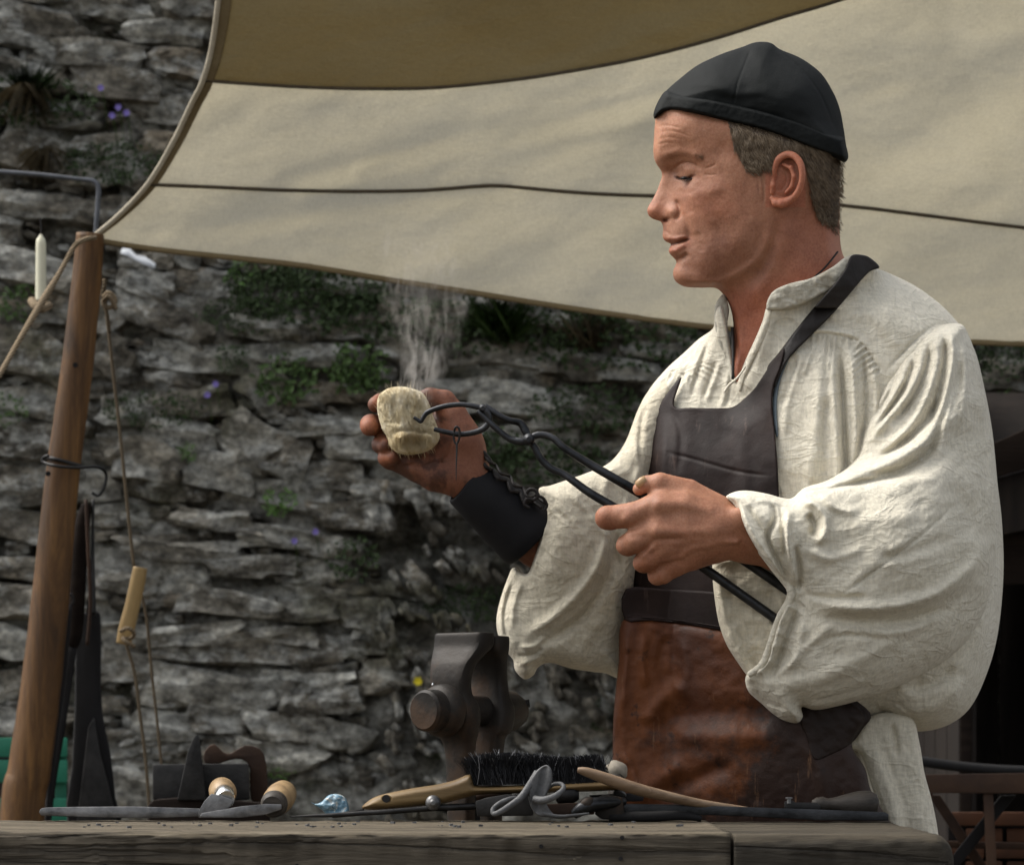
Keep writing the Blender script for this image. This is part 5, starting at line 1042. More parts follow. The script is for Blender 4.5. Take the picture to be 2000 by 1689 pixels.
sl_feats = [('r', [(1856,642),(1862,690),(1850,760),(1828,830)], 6, 12), ('r', [(1842,646),(1846,700),(1832,770),(1812,836)], 4.5, -13), ('r', [(1828,650),(1830,710),(1808,780),(1770,840),(1710,890)], 7, 12), ('r', [(1814,656),(1812,710),(1786,775),(1744,830)], 4.5, -11), ('r', [(1800,668),(1796,720),(1766,780),(1722,832),(1690,872)], 6.5, 11),
    ('r', [(1786,682),(1778,730),(1748,786),(1708,834)], 4.5, -10), ('r', [(1770,700),(1760,745),(1728,800),(1694,850)], 6, 9), ('r', [(1752,724),(1736,770),(1706,820)], 4, -8), ('r', [(1870,644),(1884,700),(1884,780),(1866,860)], 6, 7), ('r', [(1876,700),(1866,780),(1846,840)], 6, -9),
    ('r', [(1882,740),(1856,800),(1810,858),(1740,900),(1660,930),(1590,958)], 15, 24), ('r', [(1836,770),(1810,820),(1760,868),(1700,905)], 7, -14), ('r', [(1858,770),(1836,830),(1812,884),(1760,918),(1690,930)], 8, -17), ('r', [(1866,800),(1850,850),(1826,900)], 12, 9),
    ('s', [(1880,868),(1820,922),(1740,940),(1660,952),(1600,966),(1556,990)][::-1], 16, 4, 50), ('r', [(1590,962),(1660,946),(1740,932),(1800,920)], 5, -10),
    ('r', [(1556,976),(1590,985),(1612,1012),(1610,1046),(1588,1068)], 8, 15), ('r', [(1576,1002),(1590,1025),(1584,1050)], 7, -16), ('r', [(1600,960),(1630,990),(1680,1000)], 9, 8),
    ('r', [(1436,974),(1454,1010),(1480,1056),(1512,1100),(1542,1146)], 6.5, 11), ('r', [(1500,972),(1514,1010),(1500,1050),(1520,1100),(1546,1150)], 5.5, -17), ('r', [(1540,984),(1538,1040),(1544,1090),(1558,1150)], 7, 14), ('r', [(1450,966),(1490,976),(1528,984)], 7, 8), ('r', [(1522,985),(1530,1040),(1534,1100)], 4.5, -9), ('r', [(1460,990),(1484,1026),(1508,1070)], 4, -5),
    ('r', [(1552,1060),(1562,1110),(1560,1160)], 5, -12), ('r', [(1572,1070),(1620,1090),(1690,1070)], 10, 7), ('r', [(1631,1170),(1720,1106),(1807,1038),(1880,970)], 2.6, -4), ('r', [(1640,1150),(1720,1090),(1800,1022)], 8, 3),
    ('r', [(1562,1164),(1640,1186),(1740,1184),(1830,1160),(1900,1104),(1934,1030)], 13, 17), ('r', [(1580,1200),(1660,1212),(1760,1212),(1850,1184),(1914,1130)], 13, -13), ('r', [(1566,1158),(1620,1168),(1700,1164)], 6, -7),
    ('r', [(1546,1164),(1526,1210),(1512,1262),(1494,1300),(1470,1322)], 6, 13), ('r', [(1562,1180),(1542,1230),(1524,1280),(1504,1330)], 6, -13), ('r', [(1570,1200),(1560,1260),(1536,1320)], 9, 8), ('r', [(1500,1330),(1540,1300),(1600,1240),(1640,1215)], 8, 6),
    ('r', [(1470,1340),(1500,1372),(1540,1384)], 5, -6), ('r', [(1500,1345),(1580,1330),(1680,1290),(1780,1230)], 16, 9), ('r', [(1560,1372),(1640,1356),(1720,1330)], 8, -6), ('r', [(1700,1236),(1780,1230),(1850,1196)], 8, 6), ('r', [(1600,1250),(1660,1240),(1730,1250)], 6, -5),
    ('r', [(1650,1040),(1720,1010),(1800,1000)], 22, 8), ('r', [(1700,1090),(1780,1080),(1860,1040)], 12, -7), ('r', [(1860,940),(1890,1000),(1890,1060)], 18, -8), ('r', [(1900,780),(1922,880),(1928,960)], 8, -6)]
SLB = Body(SL_O, lambda u, v: slW(u, v) - 85, 85, lambda u, v: 60 - 50 * np.exp(-(np.minimum(seg_dist(np.array([(1430,980),(1450,1020),(1546,1158),(1500,1290),(1456,1322)], float), u, v, closed=False)[0], 200) / 22) ** 2) - 35 * np.exp(-(seg_dist(np.array([(1874,632),(1782,674),(1706,788),(1664,900)], float), u, v, closed=False)[0] / 30) ** 2), [(f[0], f[1], f[2], f[3] * 1.3) if f[0] == 'r' else f for f in sl_feats], lambda u, v: pleats(u, v, [(1706,788),(1742,727),(1782,675),(1826,641),(1874,633)], 17, 95, 9.0, 311, -1) + pleats(u, v, [(1546,1158),(1530,1184),(1512,1220),(1502,1256),(1494,1290),(1456,1322)], 7, 40, 6.0, 315, -1) + fbm(u, v, 46, 91, 3, ang=-0.5, ar=2.0) * 4.2 + fbm(u, v, 15, 93, 3, ang=-0.5, ar=1.9) * 1.3, n=5, mask=9, back=60)
sleeve = SLB.build('sleeve', M['linen'], man, 2.4)
# inside of the open cuff, hanging below the wrist
INN_O = [(1396,1090),(1440,1078),(1500,1090),(1560,1140),(1572,1220),(1545,1310),(1500,1345),(1466,1326),(1440,1292),(1418,1256),(1404,1216),(1396,1170),(1392,1125)]
INB = Body(INN_O, 118, lambda u, v: 40 + 0.12 * (u - 1400), 18, [('r', [(1404,1110),(1410,1180),(1430,1250),(1468,1310)], 8, 7), ('r', [(1440,1220),(1470,1270),(1490,1320)], 9, -7), ('r', [(1480,1200),(1510,1230),(1530,1280)], 10, 7), ('r', [(1420,1130),(1440,1200),(1460,1240)], 7, -5)], lambda u, v: fbm(u, v, 30, 95, 3) * 4, n=5)
INB.build('cuff_lining', M['linen_shaded'], sleeve, 2.4)
tube('cuff_hem', [P(1422, 970, 232), P(1440, 984, 240), P(1452, 1016, 244), P(1476, 1062, 250), P(1510, 1108, 252), P(1546, 1156, 246), P(1520, 1210, 232), P(1503, 1262, 222), P(1490, 1296, 212), P(1462, 1318, 202)], [.002, .003, .0032, .0032, .0034, .0048, .0036, .0036, .004, .003], M['linen'], sleeve, n=10, lump=.05)

# far sleeve
FS_O = [(1052,956),(1075,948),(1105,938),(1150,922),(1192,902),(1222,862),(1246,800),(1270,760),(1310,735),(1330,790),(1290,900),(1260,1000),(1240,1130),(1228,1220),(1216,1318),(1180,1314),(1120,1306),(1075,1294),(1052,1302),(1042,1318),(1024,1326),(1006,1308),(1002,1288),(986,1268),(972,1236),(970,1205),(978,1168),(992,1128),(1004,1108),(1030,1120),(1044,1084),(1056,1040),(1066,995)]
fsW = RBF([(1060,970,34),(1120,960,30),(1100,1060,62),(1062,1110,58),(1066,1040,56),(1010,1150,0),(990,1220,-10),(1010,1290,-12),(1060,1260,10),(1120,1180,30),(1120,1270,0),(1180,1000,10),(1180,1120,20),(1180,1260,-30),(1220,920,-30),(1260,850,-70),(1300,780,-90),(1230,1100,-20)], c=30)
fs_feats = [('r', [(1190,1020),(1170,1100),(1120,1170),(1060,1220),(1012,1240)], 10, 17), ('r', [(1200,1030),(1196,1110),(1150,1190),(1090,1240),(1030,1262)], 10, -18), ('r', [(1068,1000),(1058,1060),(1036,1130)], 4, 6), ('r', [(1010,1120),(990,1170),(984,1220),(1000,1262)], 4, -10), ('r', [(1022,1130),(1004,1180),(1000,1230)], 5, 8), ('r', [(996,1130),(980,1190),(984,1240)], 4, 7),
    ('r', [(1010,1262),(1040,1262),(1070,1240)], 5, 8), ('r', [(1008,1280),(1040,1278),(1064,1262)], 4, -8), ('r', [(1012,1296),(1036,1292),(1058,1280)], 4, 6), ('r', [(1110,960),(1150,1000),(1190,1060)], 7, 6), ('r', [(1080,990),(1120,1030),(1160,1090)], 4, -5), ('r', [(1076,1040),(1110,1090),(1130,1130)], 4, 4), ('r', [(1070,1080),(1100,1120),(1116,1150)], 4, -4),
    ('r', [(1206,980),(1204,1060),(1216,1140)], 8, -16), ('r', [(1222,960),(1222,1040),(1232,1110)], 6, 8), ('r', [(1200,905),(1180,960),(1190,1010)], 9, 8), ('r', [(1236,850),(1250,900),(1236,960)], 8, 8), ('r', [(1262,780),(1250,850),(1252,920)], 5, -8), ('r', [(1130,1280),(1160,1230),(1190,1200)], 10, 5)]
FSB = Body(FS_O, lambda u, v: fsW(u, v) - 60, 60, lambda u, v: 40 - 30 * np.exp(-(seg_dist(np.array([(1052,956),(1066,995),(1030,1120)], float), u, v, closed=False)[0] / 16) ** 2), fs_feats, lambda u, v: fbm(u, v, 36, 97, 3, ang=.7, ar=1.8) * 3.4 + fbm(u, v, 13, 99, 2) * 1.0, n=5, mask=8, back=50)
FSB.build('sleeve', M['linen_shaded'], man, 2.4)

# shirt tail hanging behind the apron
TL_O = [(1640,1460),(1668,1440),(1690,1405),(1730,1390),(1780,1400),(1796,1450),(1806,1510),(1822,1570),(1834,1640),(1840,1740),(1735,1740),(1728,1610),(1718,1576),(1704,1540),(1692,1500),(1680,1472),(1662,1464)]
Body(TL_O, 10, 26, 16, [('r', [(1700,1430),(1720,1500),(1745,1570),(1760,1660)], 12, 6), ('r', [(1716,1430),(1736,1490),(1764,1570),(1778,1660)], 10, -5), ('r', [(1750,1425),(1765,1480),(1790,1570),(1806,1660)], 12, 4), ('r', [(1690,1470),(1706,1530),(1730,1590)], 7, -4), ('r', [(1740,1410),(1748,1440),(1752,1480)], 6, -10)], lambda u, v: fbm(u, v, 26, 101, 3, ang=1.3, ar=2) * 3, n=5, mask=6).build('shirt_tail', M['linen'], shirt, 2.4)

# ------------------------------------------------------------------ apron
apron = empty('apron', P(1450, 1300, 100)); apron.parent = man; apron.matrix_parent_inverse = Matrix.Translation(-man.location)
TC = lambda u, v: np.maximum(TORC.front(u, v), torW(u, v) - 40) 
def bibx(u, v): return fbm(u, v, 70, 103, 2) * 2.4 + fbm(u, v, 18, 105, 2) * .4 + folds(u, v, [('r', [(1300,800),(1296,880),(1290,980),(1280,1100)], 9, 5), ('r', [(1290,880),(1350,895),(1440,920),(1515,930)], 3, -3), ('r', [(1310,790),(1330,850),(1322,930)], 8, -4), ('r', [(1460,800),(1450,900),(1460,1000)], 14, 4), ('r', [(1226,940),(1260,960),(1300,955)], 6, 3)])
BIB_O = [(1331,737),(1316,792),(1350,796),(1398,797),(1430,795),(1452,780),(1476,755),(1505,712),(1532,680),(1524,720),(1512,752),(1508,790),(1514,850),(1520,930),(1520,1020),(1500,1110),(1470,1180),(1440,1240),(1330,1222),(1222,1214),(1222,1150),(1222,1080),(1212,1000),(1218,930),(1230,890),(1252,850),(1282,800),(1305,765)]
def bibw(u, v): return TC(u, v) + 15 
bib = patch('bib', BIB_O, bibw, 4, M['bib'], man, 2.6, R=3, under=4, extra=bibx, n=4); bib.parent = apron; bib.matrix_parent_inverse = Matrix.Translation(-apron.matrix_world.translation) if False else Matrix.Identity(4)
SK_O = [(1222,1205),(1330,1215),(1440,1232),(1500,1240),(1560,1300),(1640,1360),(1690,1400),(1664,1452),(1690,1500),(1700,1540),(1722,1580),(1742,1620),(1750,1760),(1185,1760),(1190,1600),(1196,1500),(1198,1400),(1208,1300)]
def skx(u, v): return fbm(u, v, 90, 107, 2) * 3 + fbm(u, v, 20, 109, 2) * 1.2 + folds(u, v, [('r', [(1270,1440),(1330,1400),(1420,1392),(1530,1410)], 26, -12), ('r', [(1260,1420),(1290,1370),(1340,1330)], 16, 8), ('r', [(1290,1428),(1380,1438),(1480,1436),(1560,1440)], 20, 8), ('r', [(1230,1560),(1290,1520),(1340,1480)], 18, 10), ('r', [(1290,1560),(1360,1520),(1440,1490)], 18, -12), ('r', [(1262,1230),(1254,1290),(1264,1350)], 9, 7), ('r', [(1300,1235),(1290,1300),(1300,1350)], 10, -5), ('r', [(1330,1240),(1340,1300),(1330,1370)], 12, 6), ('r', [(1225,1230),(1222,1300),(1214,1400)], 6, 5), ('r', [(1216,1460),(1240,1520),(1236,1590)], 8, 6), ('r', [(1480,1290),(1540,1360),(1600,1390)], 12, -8), ('r', [(1560,1440),(1600,1500),(1620,1600)], 12, 7)])
SKB = Body(SK_O, lambda u, v: np.maximum(torW(u, v), -10) + 8, 26, 26, (), skx, n=4, mask=10, back=20)
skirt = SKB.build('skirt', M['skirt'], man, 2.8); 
wb = patch('waistband', [(1222,1150),(1300,1150),(1400,1156),(1470,1170),(1475,1240),(1440,1236),(1390,1228),(1330,1218),(1270,1212),(1220,1210)], lambda u, v: np.maximum(bibw(u, v) + 4, SKB.front(u, v) + 1), 6, M['bib'], man, 2.6, R=4, under=8, extra=lambda u, v: bibx(u, v) * .6, n=3)
bp = patch('belt_patch', [(1560,1330),(1640,1350),(1700,1392),(1684,1424),(1662,1452),(1620,1474),(1590,1482),(1576,1440),(1560,1400)], lambda u, v: SKB.front(u, v) + .5, 2.5, M['skirt_dark'], man, 2.6, R=4, under=6, extra=lambda u, v: fbm(u, v, 16, 111, 2) * 1.5, n=4)
STR_O = [(1662,500),(1684,498),(1700,504),(1718,522),(1700,530),(1682,548),(1655,580),(1622,618),(1586,654),(1556,684),(1536,708),(1522,736),(1512,756),(1500,730),(1500,714),(1520,690),(1546,655),(1580,612),(1618,568),(1648,530)]
def strapw(u, v): return np.maximum(TC(u, v), colf(u, v) * (v < 600) + -900 * (v >= 600)) + 9
strap = patch('strap', STR_O, strapw, 5, M['strap'], man, 2.2, R=3, under=6, extra=lambda u, v: fbm(u, v, 22, 113, 2) * 1.3, n=4)
patch('grey_lining', [(1540,690),(1550,684),(1536,712),(1522,752),(1517,800),(1520,850),(1514,846),(1509,800),(1512,755),(1522,722)], lambda u, v: TORB.front(u, v) + 3, 3, M['scrap'], man, 2.0, R=2, under=5, n=3)
tube('waist_stitching', [P(u, v, float(np.maximum(bibw(np.array([float(u)]), np.array([float(v)])), SKB.front(np.array([float(u)]), np.array([float(v)])))[0]) + 12) for u, v in ((1222, 1205), (1270, 1206), (1330, 1212), (1390, 1221), (1440, 1229))], .0008, M['bib'], man, n=5)
for o in list(man.children):
    if o.name.split('.')[0] in ('bib', 'skirt', 'waistband', 'belt_patch', 'strap', 'waist_stitching', 'grey_lining'): pass
for o in [x for x in bpy.data.objects if x.name.split('.')[0] in ('bib', 'skirt', 'waistband', 'belt_patch', 'strap', 'waist_stitching', 'grey_lining')]:
    o.parent = apron; o.matrix_parent_inverse = (Matrix.Translation(P(1450, 1300, 100))).inverted()
# tin hole patch of burnt leather on the skirt
# trousers and boots, hidden by the bench from the front
for sx in (-75, 85):
    tube('trouser_leg', [P(1510 + sx, 1560, -120), P(1500 + sx, 2000, -100), P(1495 + sx, 2500, -95), P(1495 + sx, 2960, -120)], [.068, .056, .048, .040], M['strap'], man, n=20)
    tube('boot', [P(1495 + sx, 2900, -122), P(1495 + sx, 3000, -122), P(1480 + sx, 3060, -100), P(1410 + sx, 3078, -50)], [.040, .042, .036, .024], M['strap'], man, n=14)

# bracer on the far forearm, laced along its upper edge
ax0, ax1 = np.array((906, 938, 12.0)), np.array((1042, 1050, -18.0)); prof = [(0, 48), (.02, 51), (.3, 58), (.6, 65), (.85, 70), (.98, 73), (1.0, 71)]
d = ax1 - ax0; L = np.linalg.norm(d); d /= L; xa = np.cross(d, (0, 0, 1)); xa /= np.linalg.norm(xa); ya = np.cross(d, xa); V = []; F = []; n = 40
for t, r in prof:
    for j in range(n):
        a = 2 * math.pi * j / n; q = ax0 + d * L * (t + .05 * math.cos(a) * (t - .5)) + xa * math.cos(a) * r * 1.0 + ya * math.sin(a) * r * .94; V.append(P(*q))
m = len(prof)
for i in range(m - 1):
    for j in range(n): F.append((i * n + j, i * n + (j + 1) % n, (i + 1) * n + (j + 1) % n, (i + 1) * n + j))
V2 = []
for i, (t, r) in enumerate(prof):
    for j in range(n):
        a = 2 * math.pi * j / n; q = ax0 + d * L * (t + .05 * math.cos(a) * (t - .5)) + xa * math.cos(a) * (r - 5) + ya * math.sin(a) * (r - 5) * .94; V2.append(P(*q))
N0 = len(V); V += V2
for i in range(m - 1):
    for j in range(n): F.append((N0 + i * n + j, N0 + (i + 1) * n + j, N0 + (i + 1) * n + (j + 1) % n, N0 + i * n + (j + 1) % n))
for i in (0, m - 1):
    for j in range(n): F.append((i * n + j, N0 + i * n + j, N0 + i * n + (j + 1) % n, i * n + (j + 1) % n))
mb = MB(); mb.add(V, F); br = mb.build('bracer', M['bracer'], man, smooth=True)
lp = [(938,896,34),(950,912,46),(962,918,30),(972,934,50),(990,940,34),(998,958,52),(1014,962,36),(1024,980,52),(1040,980,34),(1058,992,46)]
tube('lace', [P(*q) for q in lp], .0021, M['lace'], br, n=6); tube('lace', [P(a + 6, b - 10, c + 4) for a, b, c in lp], .0018, M['lace'], br, n=6)
tube('lace', [P(1026, 968, 50), P(1034, 956, 54), P(1046, 958, 54), P(1050, 968, 54), P(1042, 976, 54), P(1030, 974, 56), P(1024, 984, 56), P(1034, 992, 56)], .002, M['lace'], br, n=6)
tube('lace', [P(1044, 966, 56), P(1060, 972, 52), P(1068, 986, 48), P(1064, 996, 48)], .0016, M['lace'], br, n=6)
tube('lace', [P(948, 900, 40), P(940, 880, 40), P(950, 888, 44), P(962, 906, 44)], .0018, M['lace'], br, n=6)

# ------------------------------------------------------------------ workbench
ZB = ZC - 0.0953; YB0, YB1 = 2.55, 2.885
bench = empty('workbench', (0, 2.72, 0), 'heavy weathered timber workbench along the bottom, littered with smithing tools', 'workbench')
def beam(name, x0, x1, y0, y1, z0, z1, r, mats, parent, nx, amp, endr=(0, 0), seed=0):
    prof = [(y0, z0)] + [(y0, z0 + (z1 - r - z0) * t) for t in (.25, .5, .75)] + [(y0 + r - r * math.cos(a), z1 - r + r * math.sin(a)) for a in np.linspace(0, math.pi / 2, 7)] + [(y0 + r + (y1 - y0 - 2 * r) * t, z1) for t in (.08, .2, .35, .5, .75)] + [(y1 - r + r * math.sin(a), z1 - r + r * math.cos(a)) for a in np.linspace(0, math.pi / 2, 4)] + [(y1, z0)]
    V = []; m = len(prof); cy, cz = (y0 + y1) / 2, z0
    xs_ = np.linspace(x0, x1, nx)
    if endr[1]: xs_ = np.concatenate([xs_[xs_ < x1 - endr[1]], x1 - endr[1] + endr[1] * np.sin(np.linspace(0, math.pi / 2, 8))])
    for x in xs_:
        e = 0.0
        if endr[1] and x > x1 - endr[1]: t = (x - (x1 - endr[1])) / endr[1]; e = endr[1] * (1 - math.sqrt(max(0, 1 - t * t)))
        for (y, z) in prof:
            yy = y + (e if y < cy else -e) * (0.8); zz = z - (e if z > z0 + .001 else 0) * min(1.0, (z - z0) / (z1 - z0))
            n1 = float(fbm(np.array(x * 60.0), np.array((y + z) * 400.0), 1.0, 120 + seed, 3)); n2 = float(vnoise(np.array(x * 7.0 + 9), np.array(y * 9 + z * 9.0), 130 + seed))
            V.append((x, yy + (n1 * amp if y < cy else 0), zz + (n1 * amp * .6 if z > z0 + .01 else 0) + n2 * amp * .7))
    F = []; q = len(xs_)
    for i in range(q - 1):
        for j in range(m): F.append((i * m + j, (i + 1) * m + j, (i + 1) * m + (j + 1) % m, i * m + (j + 1) % m))
    F.append(tuple(range(m))); F.append(tuple((q - 1) * m + j for j in range(m - 1, -1, -1)))
    mb = MB(); mb.add(V, F); o = mb.build(name, mats, parent, smooth=True)
    if len(mats) > 1:
        for p in o.data.polygons:
            if p.normal.z > .35: p.material_index = 1
    return o
XE0, XE1 = (1430 - 1000) * K * YB0, (1868 - 1000) * K * YB0
beam('bench_plank', -1.1, XE0 - .0015, YB0, YB1, ZB - .13, ZB, .006, [M['bench']], bench, 260, .0011, seed=1)
beam('end_block', XE0 + .0015, XE1, YB0 - .003, YB1 + .01, ZB - .13, ZB - .0015, .014, [M['bench_end']], bench, 70, .0012, (0, .022), seed=4)
for x in (-.95, XE1 - .12):
    for y in (YB0 + .05, YB1 - .06): p = MB(); p.box((x, y, (ZB - .13) / 2), .09, .08, ZB - .131); p.build('leg', M['bench'], bench, bevel=.005)
for (u, v) in ((1057, 1652), (1215, 1635), (580, 1690), (1212, 1676), (205, 1690)): lathe('nail_hole', PY(u, v, YB0 - .0025), PY(u, v, YB0 + .004), [(0, .0020), (1, .0016)], M['black'], bench, 10)

# ------------------------------------------------------------------ things on the bench
YK = 2.86; kk = K * YK
def T(u, v, y=0.0): return PY(u, v, YK + y)
def pris(name, pts, y0, y1, mat, parent=None, bev=.0012, n=0): return prism(name, pts, YK + y0, YK + y1, mat, parent, bev, n)
fl = tag(pris('flat_file', [(76,1585),(80,1578),(92,1576),(150,1575),(260,1574),(392,1578),(392,1594),(300,1597),(200,1596),(110,1593),(80,1592)], -.012, .012, M['steel'], None, .0018), 'long tapering flat file lying at the left end of the bench', 'file')
ga = empty('graver', T(440, 1590), 'short graver with round pale boxwood grip and bright ferrule, left of its twin', 'graver', 'wooden gripped gravers')
pris('blade', [(388,1596),(388,1583),(399,1564),(413,1549),(432,1553),(456,1562),(450,1574),(432,1586),(405,1592)], -.020, -.012, M['steel'], ga)
lathe('ferrule', T(441, 1560, -.014), T(437, 1549, .004), [(0, 17 * kk), (.1, 19 * kk), (.9, 20 * kk), (1, 18 * kk)], M['bright'], ga, 24)
lathe('grip', T(438, 1552, .0), T(430, 1536, .05), [(0, 17 * kk), (.08, 23 * kk), (.3, 27 * kk), (.6, 26 * kk), (.85, 18 * kk), (1, 6 * kk)], M['boxwood'], ga, 28)
gb = empty('graver', T(540, 1590), 'short graver with stained darker wooden grip, right of its twin', 'graver', 'wooden gripped gravers')
pris('blade', [(389,1596),(394,1587),(430,1581),(470,1574),(520,1569),(550,1570),(550,1580),(520,1590),(470,1596)], -.026, -.014, M['steel'], gb)
lathe('ferrule', T(532, 1574, -.014), T(538, 1566, .004), [(0, 20 * kk), (.15, 24 * kk), (.6, 27 * kk), (1, 24 * kk)], M['darkgrip'], gb, 24)
lathe('grip', T(538, 1567, .002), T(556, 1546, .055), [(0, 24 * kk), (.15, 29 * kk), (.5, 30 * kk), (.85, 27 * kk), (1, 12 * kk)], M['boxwood'], gb, 28)
BL_O = [(606,1565),(616,1569),(628,1565),(642,1552),(660,1550),(674,1557),(681,1574),(680,1590),(660,1596),(640,1594),(630,1582),(618,1574)]
bw_ = (3.0 - 2.885) / S
tag(sheet('blue_scrap', BL_O, 2.0, lambda u, v, d: bw_ + 12 * edge(d, 10) + fbm(u, v, 12, 141, 3) * 5 * np.clip(d / 4, 0, 1), lambda u, v, d: bw_ - 8 * edge(d, 10), M['blue'], None, n=4), 'curled blue and white crazed enamel scrap beside the brush handle', 'scrap')
dv = empty('dividers', T(846, 1580), 'thin iron dividers with a round pivot boss lying in front of the brush handle', 'dividers')
tube('leg', [T(566, 1594, -.02), T(650, 1591, -.02), T(760, 1584, -.02), T(846, 1577, -.02)], [.0006, .0022, .0028, .0032], M['iron'], dv, n=8)
tube('leg', [T(846, 1577, -.014), T(900, 1575, -.012), T(940, 1573, -.01)], [.0034, .0036, .0036], M['iron'], dv, n=8)
lathe('pivot', T(846, 1567, -.034), T(846, 1567, -.008), [(0, 4 * kk), (.05, 7 * kk), (.25, 8 * kk), (.3, 12 * kk), (.4, 15 * kk), (.9, 15 * kk), (1, 13 * kk)], M['steel'], dv, 20)
tag(pris('iron_plate', [(640,1590),(700,1580),(712,1578),(708,1592),(650,1597)], -.006, .004, M['iron'], None), 'small dark iron shard right of the blue scrap', 'shard')

# wire brush
wbh = empty('wire_brush', T(900, 1590, .01), 'wooden wire brush with black bristles up lying across the other tools', 'brush')
BR_O = [(708,1578),(716,1566),(736,1554),(768,1546),(810,1538),(856,1531),(890,1522),(918,1511),(926,1524),(936,1534),(1020,1532),(1110,1527),(1200,1522),(1216,1528),(1214,1541),(1120,1546),(1020,1549),(940,1551),(900,1560),(860,1570),(800,1576),(740,1581)]
brw = (3.0 - 2.855) / S
bh = sheet('brush_handle', BR_O, 1.8, lambda u, v, d: brw + 26 * edge(d, 13) - 9 * edge(np.maximum(0, 9.5 - np.hypot((u - 755), (v - 1559) * 1.35)), 7), lambda u, v, d: brw - 40 * edge(d, 12), M['brushwood'], wbh, n=4)
lathe('hang_hole', P(754, 1559, brw + 26.5), P(756, 1560, brw + 10), [(0, 7.5 * kk), (1, 6.5 * kk)], M['black'], wbh, 16)
def bristles(name, n, mat, thick, seed, long=1.0):
    r = np.random.default_rng(seed); V = []; F = []
    for i in range(n):
        t = r.random(); row = r.uniform(-1, 1); u = 926 + 264 * t; v0 = 1533 - 4 * t; L = (46 + 16 * math.sin(t * 5.2 + .4) * .5 + 12 * t) * r.uniform(.72, 1.12) * long
        lean = -.22 + .5 * (t - .1) * 0 + r.normal(0, .22); 
        if t > .9: lean -= .35
        w = brw - 8 + row * 26; q = [np.array((u, v0, w)), np.array((u + L * lean * .5, v0 - L * .55, w + r.normal(0, 3))), np.array((u + L * (lean + r.normal(0, .12)), v0 - L, w + r.normal(0, 6)))]
        b = len(V)
        for j, c in enumerate(q):
            p = np.array(P(*c)); tk = thick * (1 - .4 * j / 2); V += [p + (tk, -tk, 0), p + (-tk, -tk, 0), p + (0, tk, 0)]
        for j in range(2):
            for k_ in range(3): F.append((b + 3 * j + k_, b + 3 * j + (k_ + 1) % 3, b + 3 * j + 3 + (k_ + 1) % 3, b + 3 * j + 3 + k_))
    return tag(link(name, mesh_np(name, V, np.array(F)), mat, wbh, smooth=False), kind='stuff')
bristles('bristles', 7000, M['bristle'], .00042, 3); bristles('glint_bristles', 260, M['bristle_tip'], .00022, 9, 1.12)  # silver glints among the black put in as sparse pale bristles

tag(pris('iron_bracket', [(928,1564),(950,1557),(985,1551),(1040,1548),(1042,1592),(932,1594)], -.030, .01, M['iron'], None, .002), 'dark iron bracket under the brush, left of the curled grey hook', 'bracket')
tag(lathe('iron_collar', T(930, 1556, .03), T(1000, 1549, .03), [(0, 10 * kk), (.1, 13 * kk), (.9, 12 * kk), (1, 9 * kk)], M['rust']), 'rusty iron sleeve half hidden between bracket and brush', 'sleeve')
hk = empty('scroll_hook', T(1040, 1594, -.03), 'pale grey forged hook with two curled scroll ends and a leaf blade', 'hook')
tube('scroll', [T(1050, 1508, -.045), T(1036, 1530, -.05), T(1018, 1556, -.055), T(994, 1574, -.06), T(974, 1586, -.062), T(964, 1588, -.06), T(964, 1578, -.058), T(980, 1565, -.056), T(1004, 1557, -.05), T(1010, 1562, -.046)], [.0040, .0036, .0036, .0032, .0028, .0026, .0024, .0022, .002, .0014], M['scale'], hk, n=10)
hw = (3.0 - 2.81) / S
sheet('leaf_blade', [(1066,1493),(1076,1500),(1079,1515),(1077,1532),(1070,1546),(1066,1562),(1072,1578),(1084,1594),(1058,1594),(1042,1584),(1034,1566),(1031,1544),(1036,1522),(1048,1504)], 1.6, lambda u, v, d: hw + 6 * edge(d, 4) - 6 * np.exp(-((u - (1052 + (1560 - v) * .18)) / 7) ** 2) * np.clip(d / 5, 0, 1), lambda u, v, d: hw - 4 * edge(d, 4), M['scale'], hk, n=4)
tube('scroll', [T(1044, 1560, -.056), T(1060, 1562, -.062), T(1080, 1556, -.064), T(1096, 1545, -.06), T(1101, 1536, -.055), T(1094, 1530, -.05), T(1080, 1532, -.046), T(1068, 1542, -.044)], [.0040, .0040, .0034, .0028, .0024, .0022, .0020, .0012], M['scale'], hk, n=10)
tube('tang', [T(1060, 1588, -.05), T(1090, 1594, -.055), T(1120, 1592, -.06), T(1150, 1588, -.055)], [.0042, .0034, .0026, .0016], M['scale'], hk, n=8, flat=.6)
tag(lathe('iron_punch', T(1086, 1553, -.012), T(1130, 1551, -.01), [(0, 12 * kk), (.1, 16 * kk), (.75, 17 * kk), (.9, 13 * kk), (1, 10 * kk)], M['iron']), 'stubby dark iron punch just right of the curled hook', 'punch')
tag(pris('iron_strap', [(1060,1570),(1150,1566),(1165,1572),(1160,1590),(1070,1594)], -.030, -.012, M['rust'], None), 'flat rusty strap beneath the hook', 'iron strap')
tn = empty('long_tongs', T(1400, 1590), 'long dark flat tongs lying along the right half of the bench', 'tongs')
pris('rein', [(1188,1568),(1300,1570),(1450,1575),(1600,1580),(1728,1585),(1736,1590),(1735,1602),(1600,1601),(1450,1593),(1300,1589),(1190,1588)], -.018, -.002, M['tong'], tn)
lathe('joint_ball', T(1134, 1572, -.035), T(1160, 1566, -.03), [(0, 5 * kk), (.15, 10 * kk), (.5, 14 * kk), (.85, 12 * kk), (1, 8 * kk)], M['vise'], tn, 18)
tube('jaw', [T(1120, 1590, -.03), T(1138, 1578, -.032), T(1160, 1570, -.03), T(1200, 1566, -.022), T(1220, 1564, -.016)], [.005, .0075, .0075, .0055, .004], M['tong'], tn, n=10)
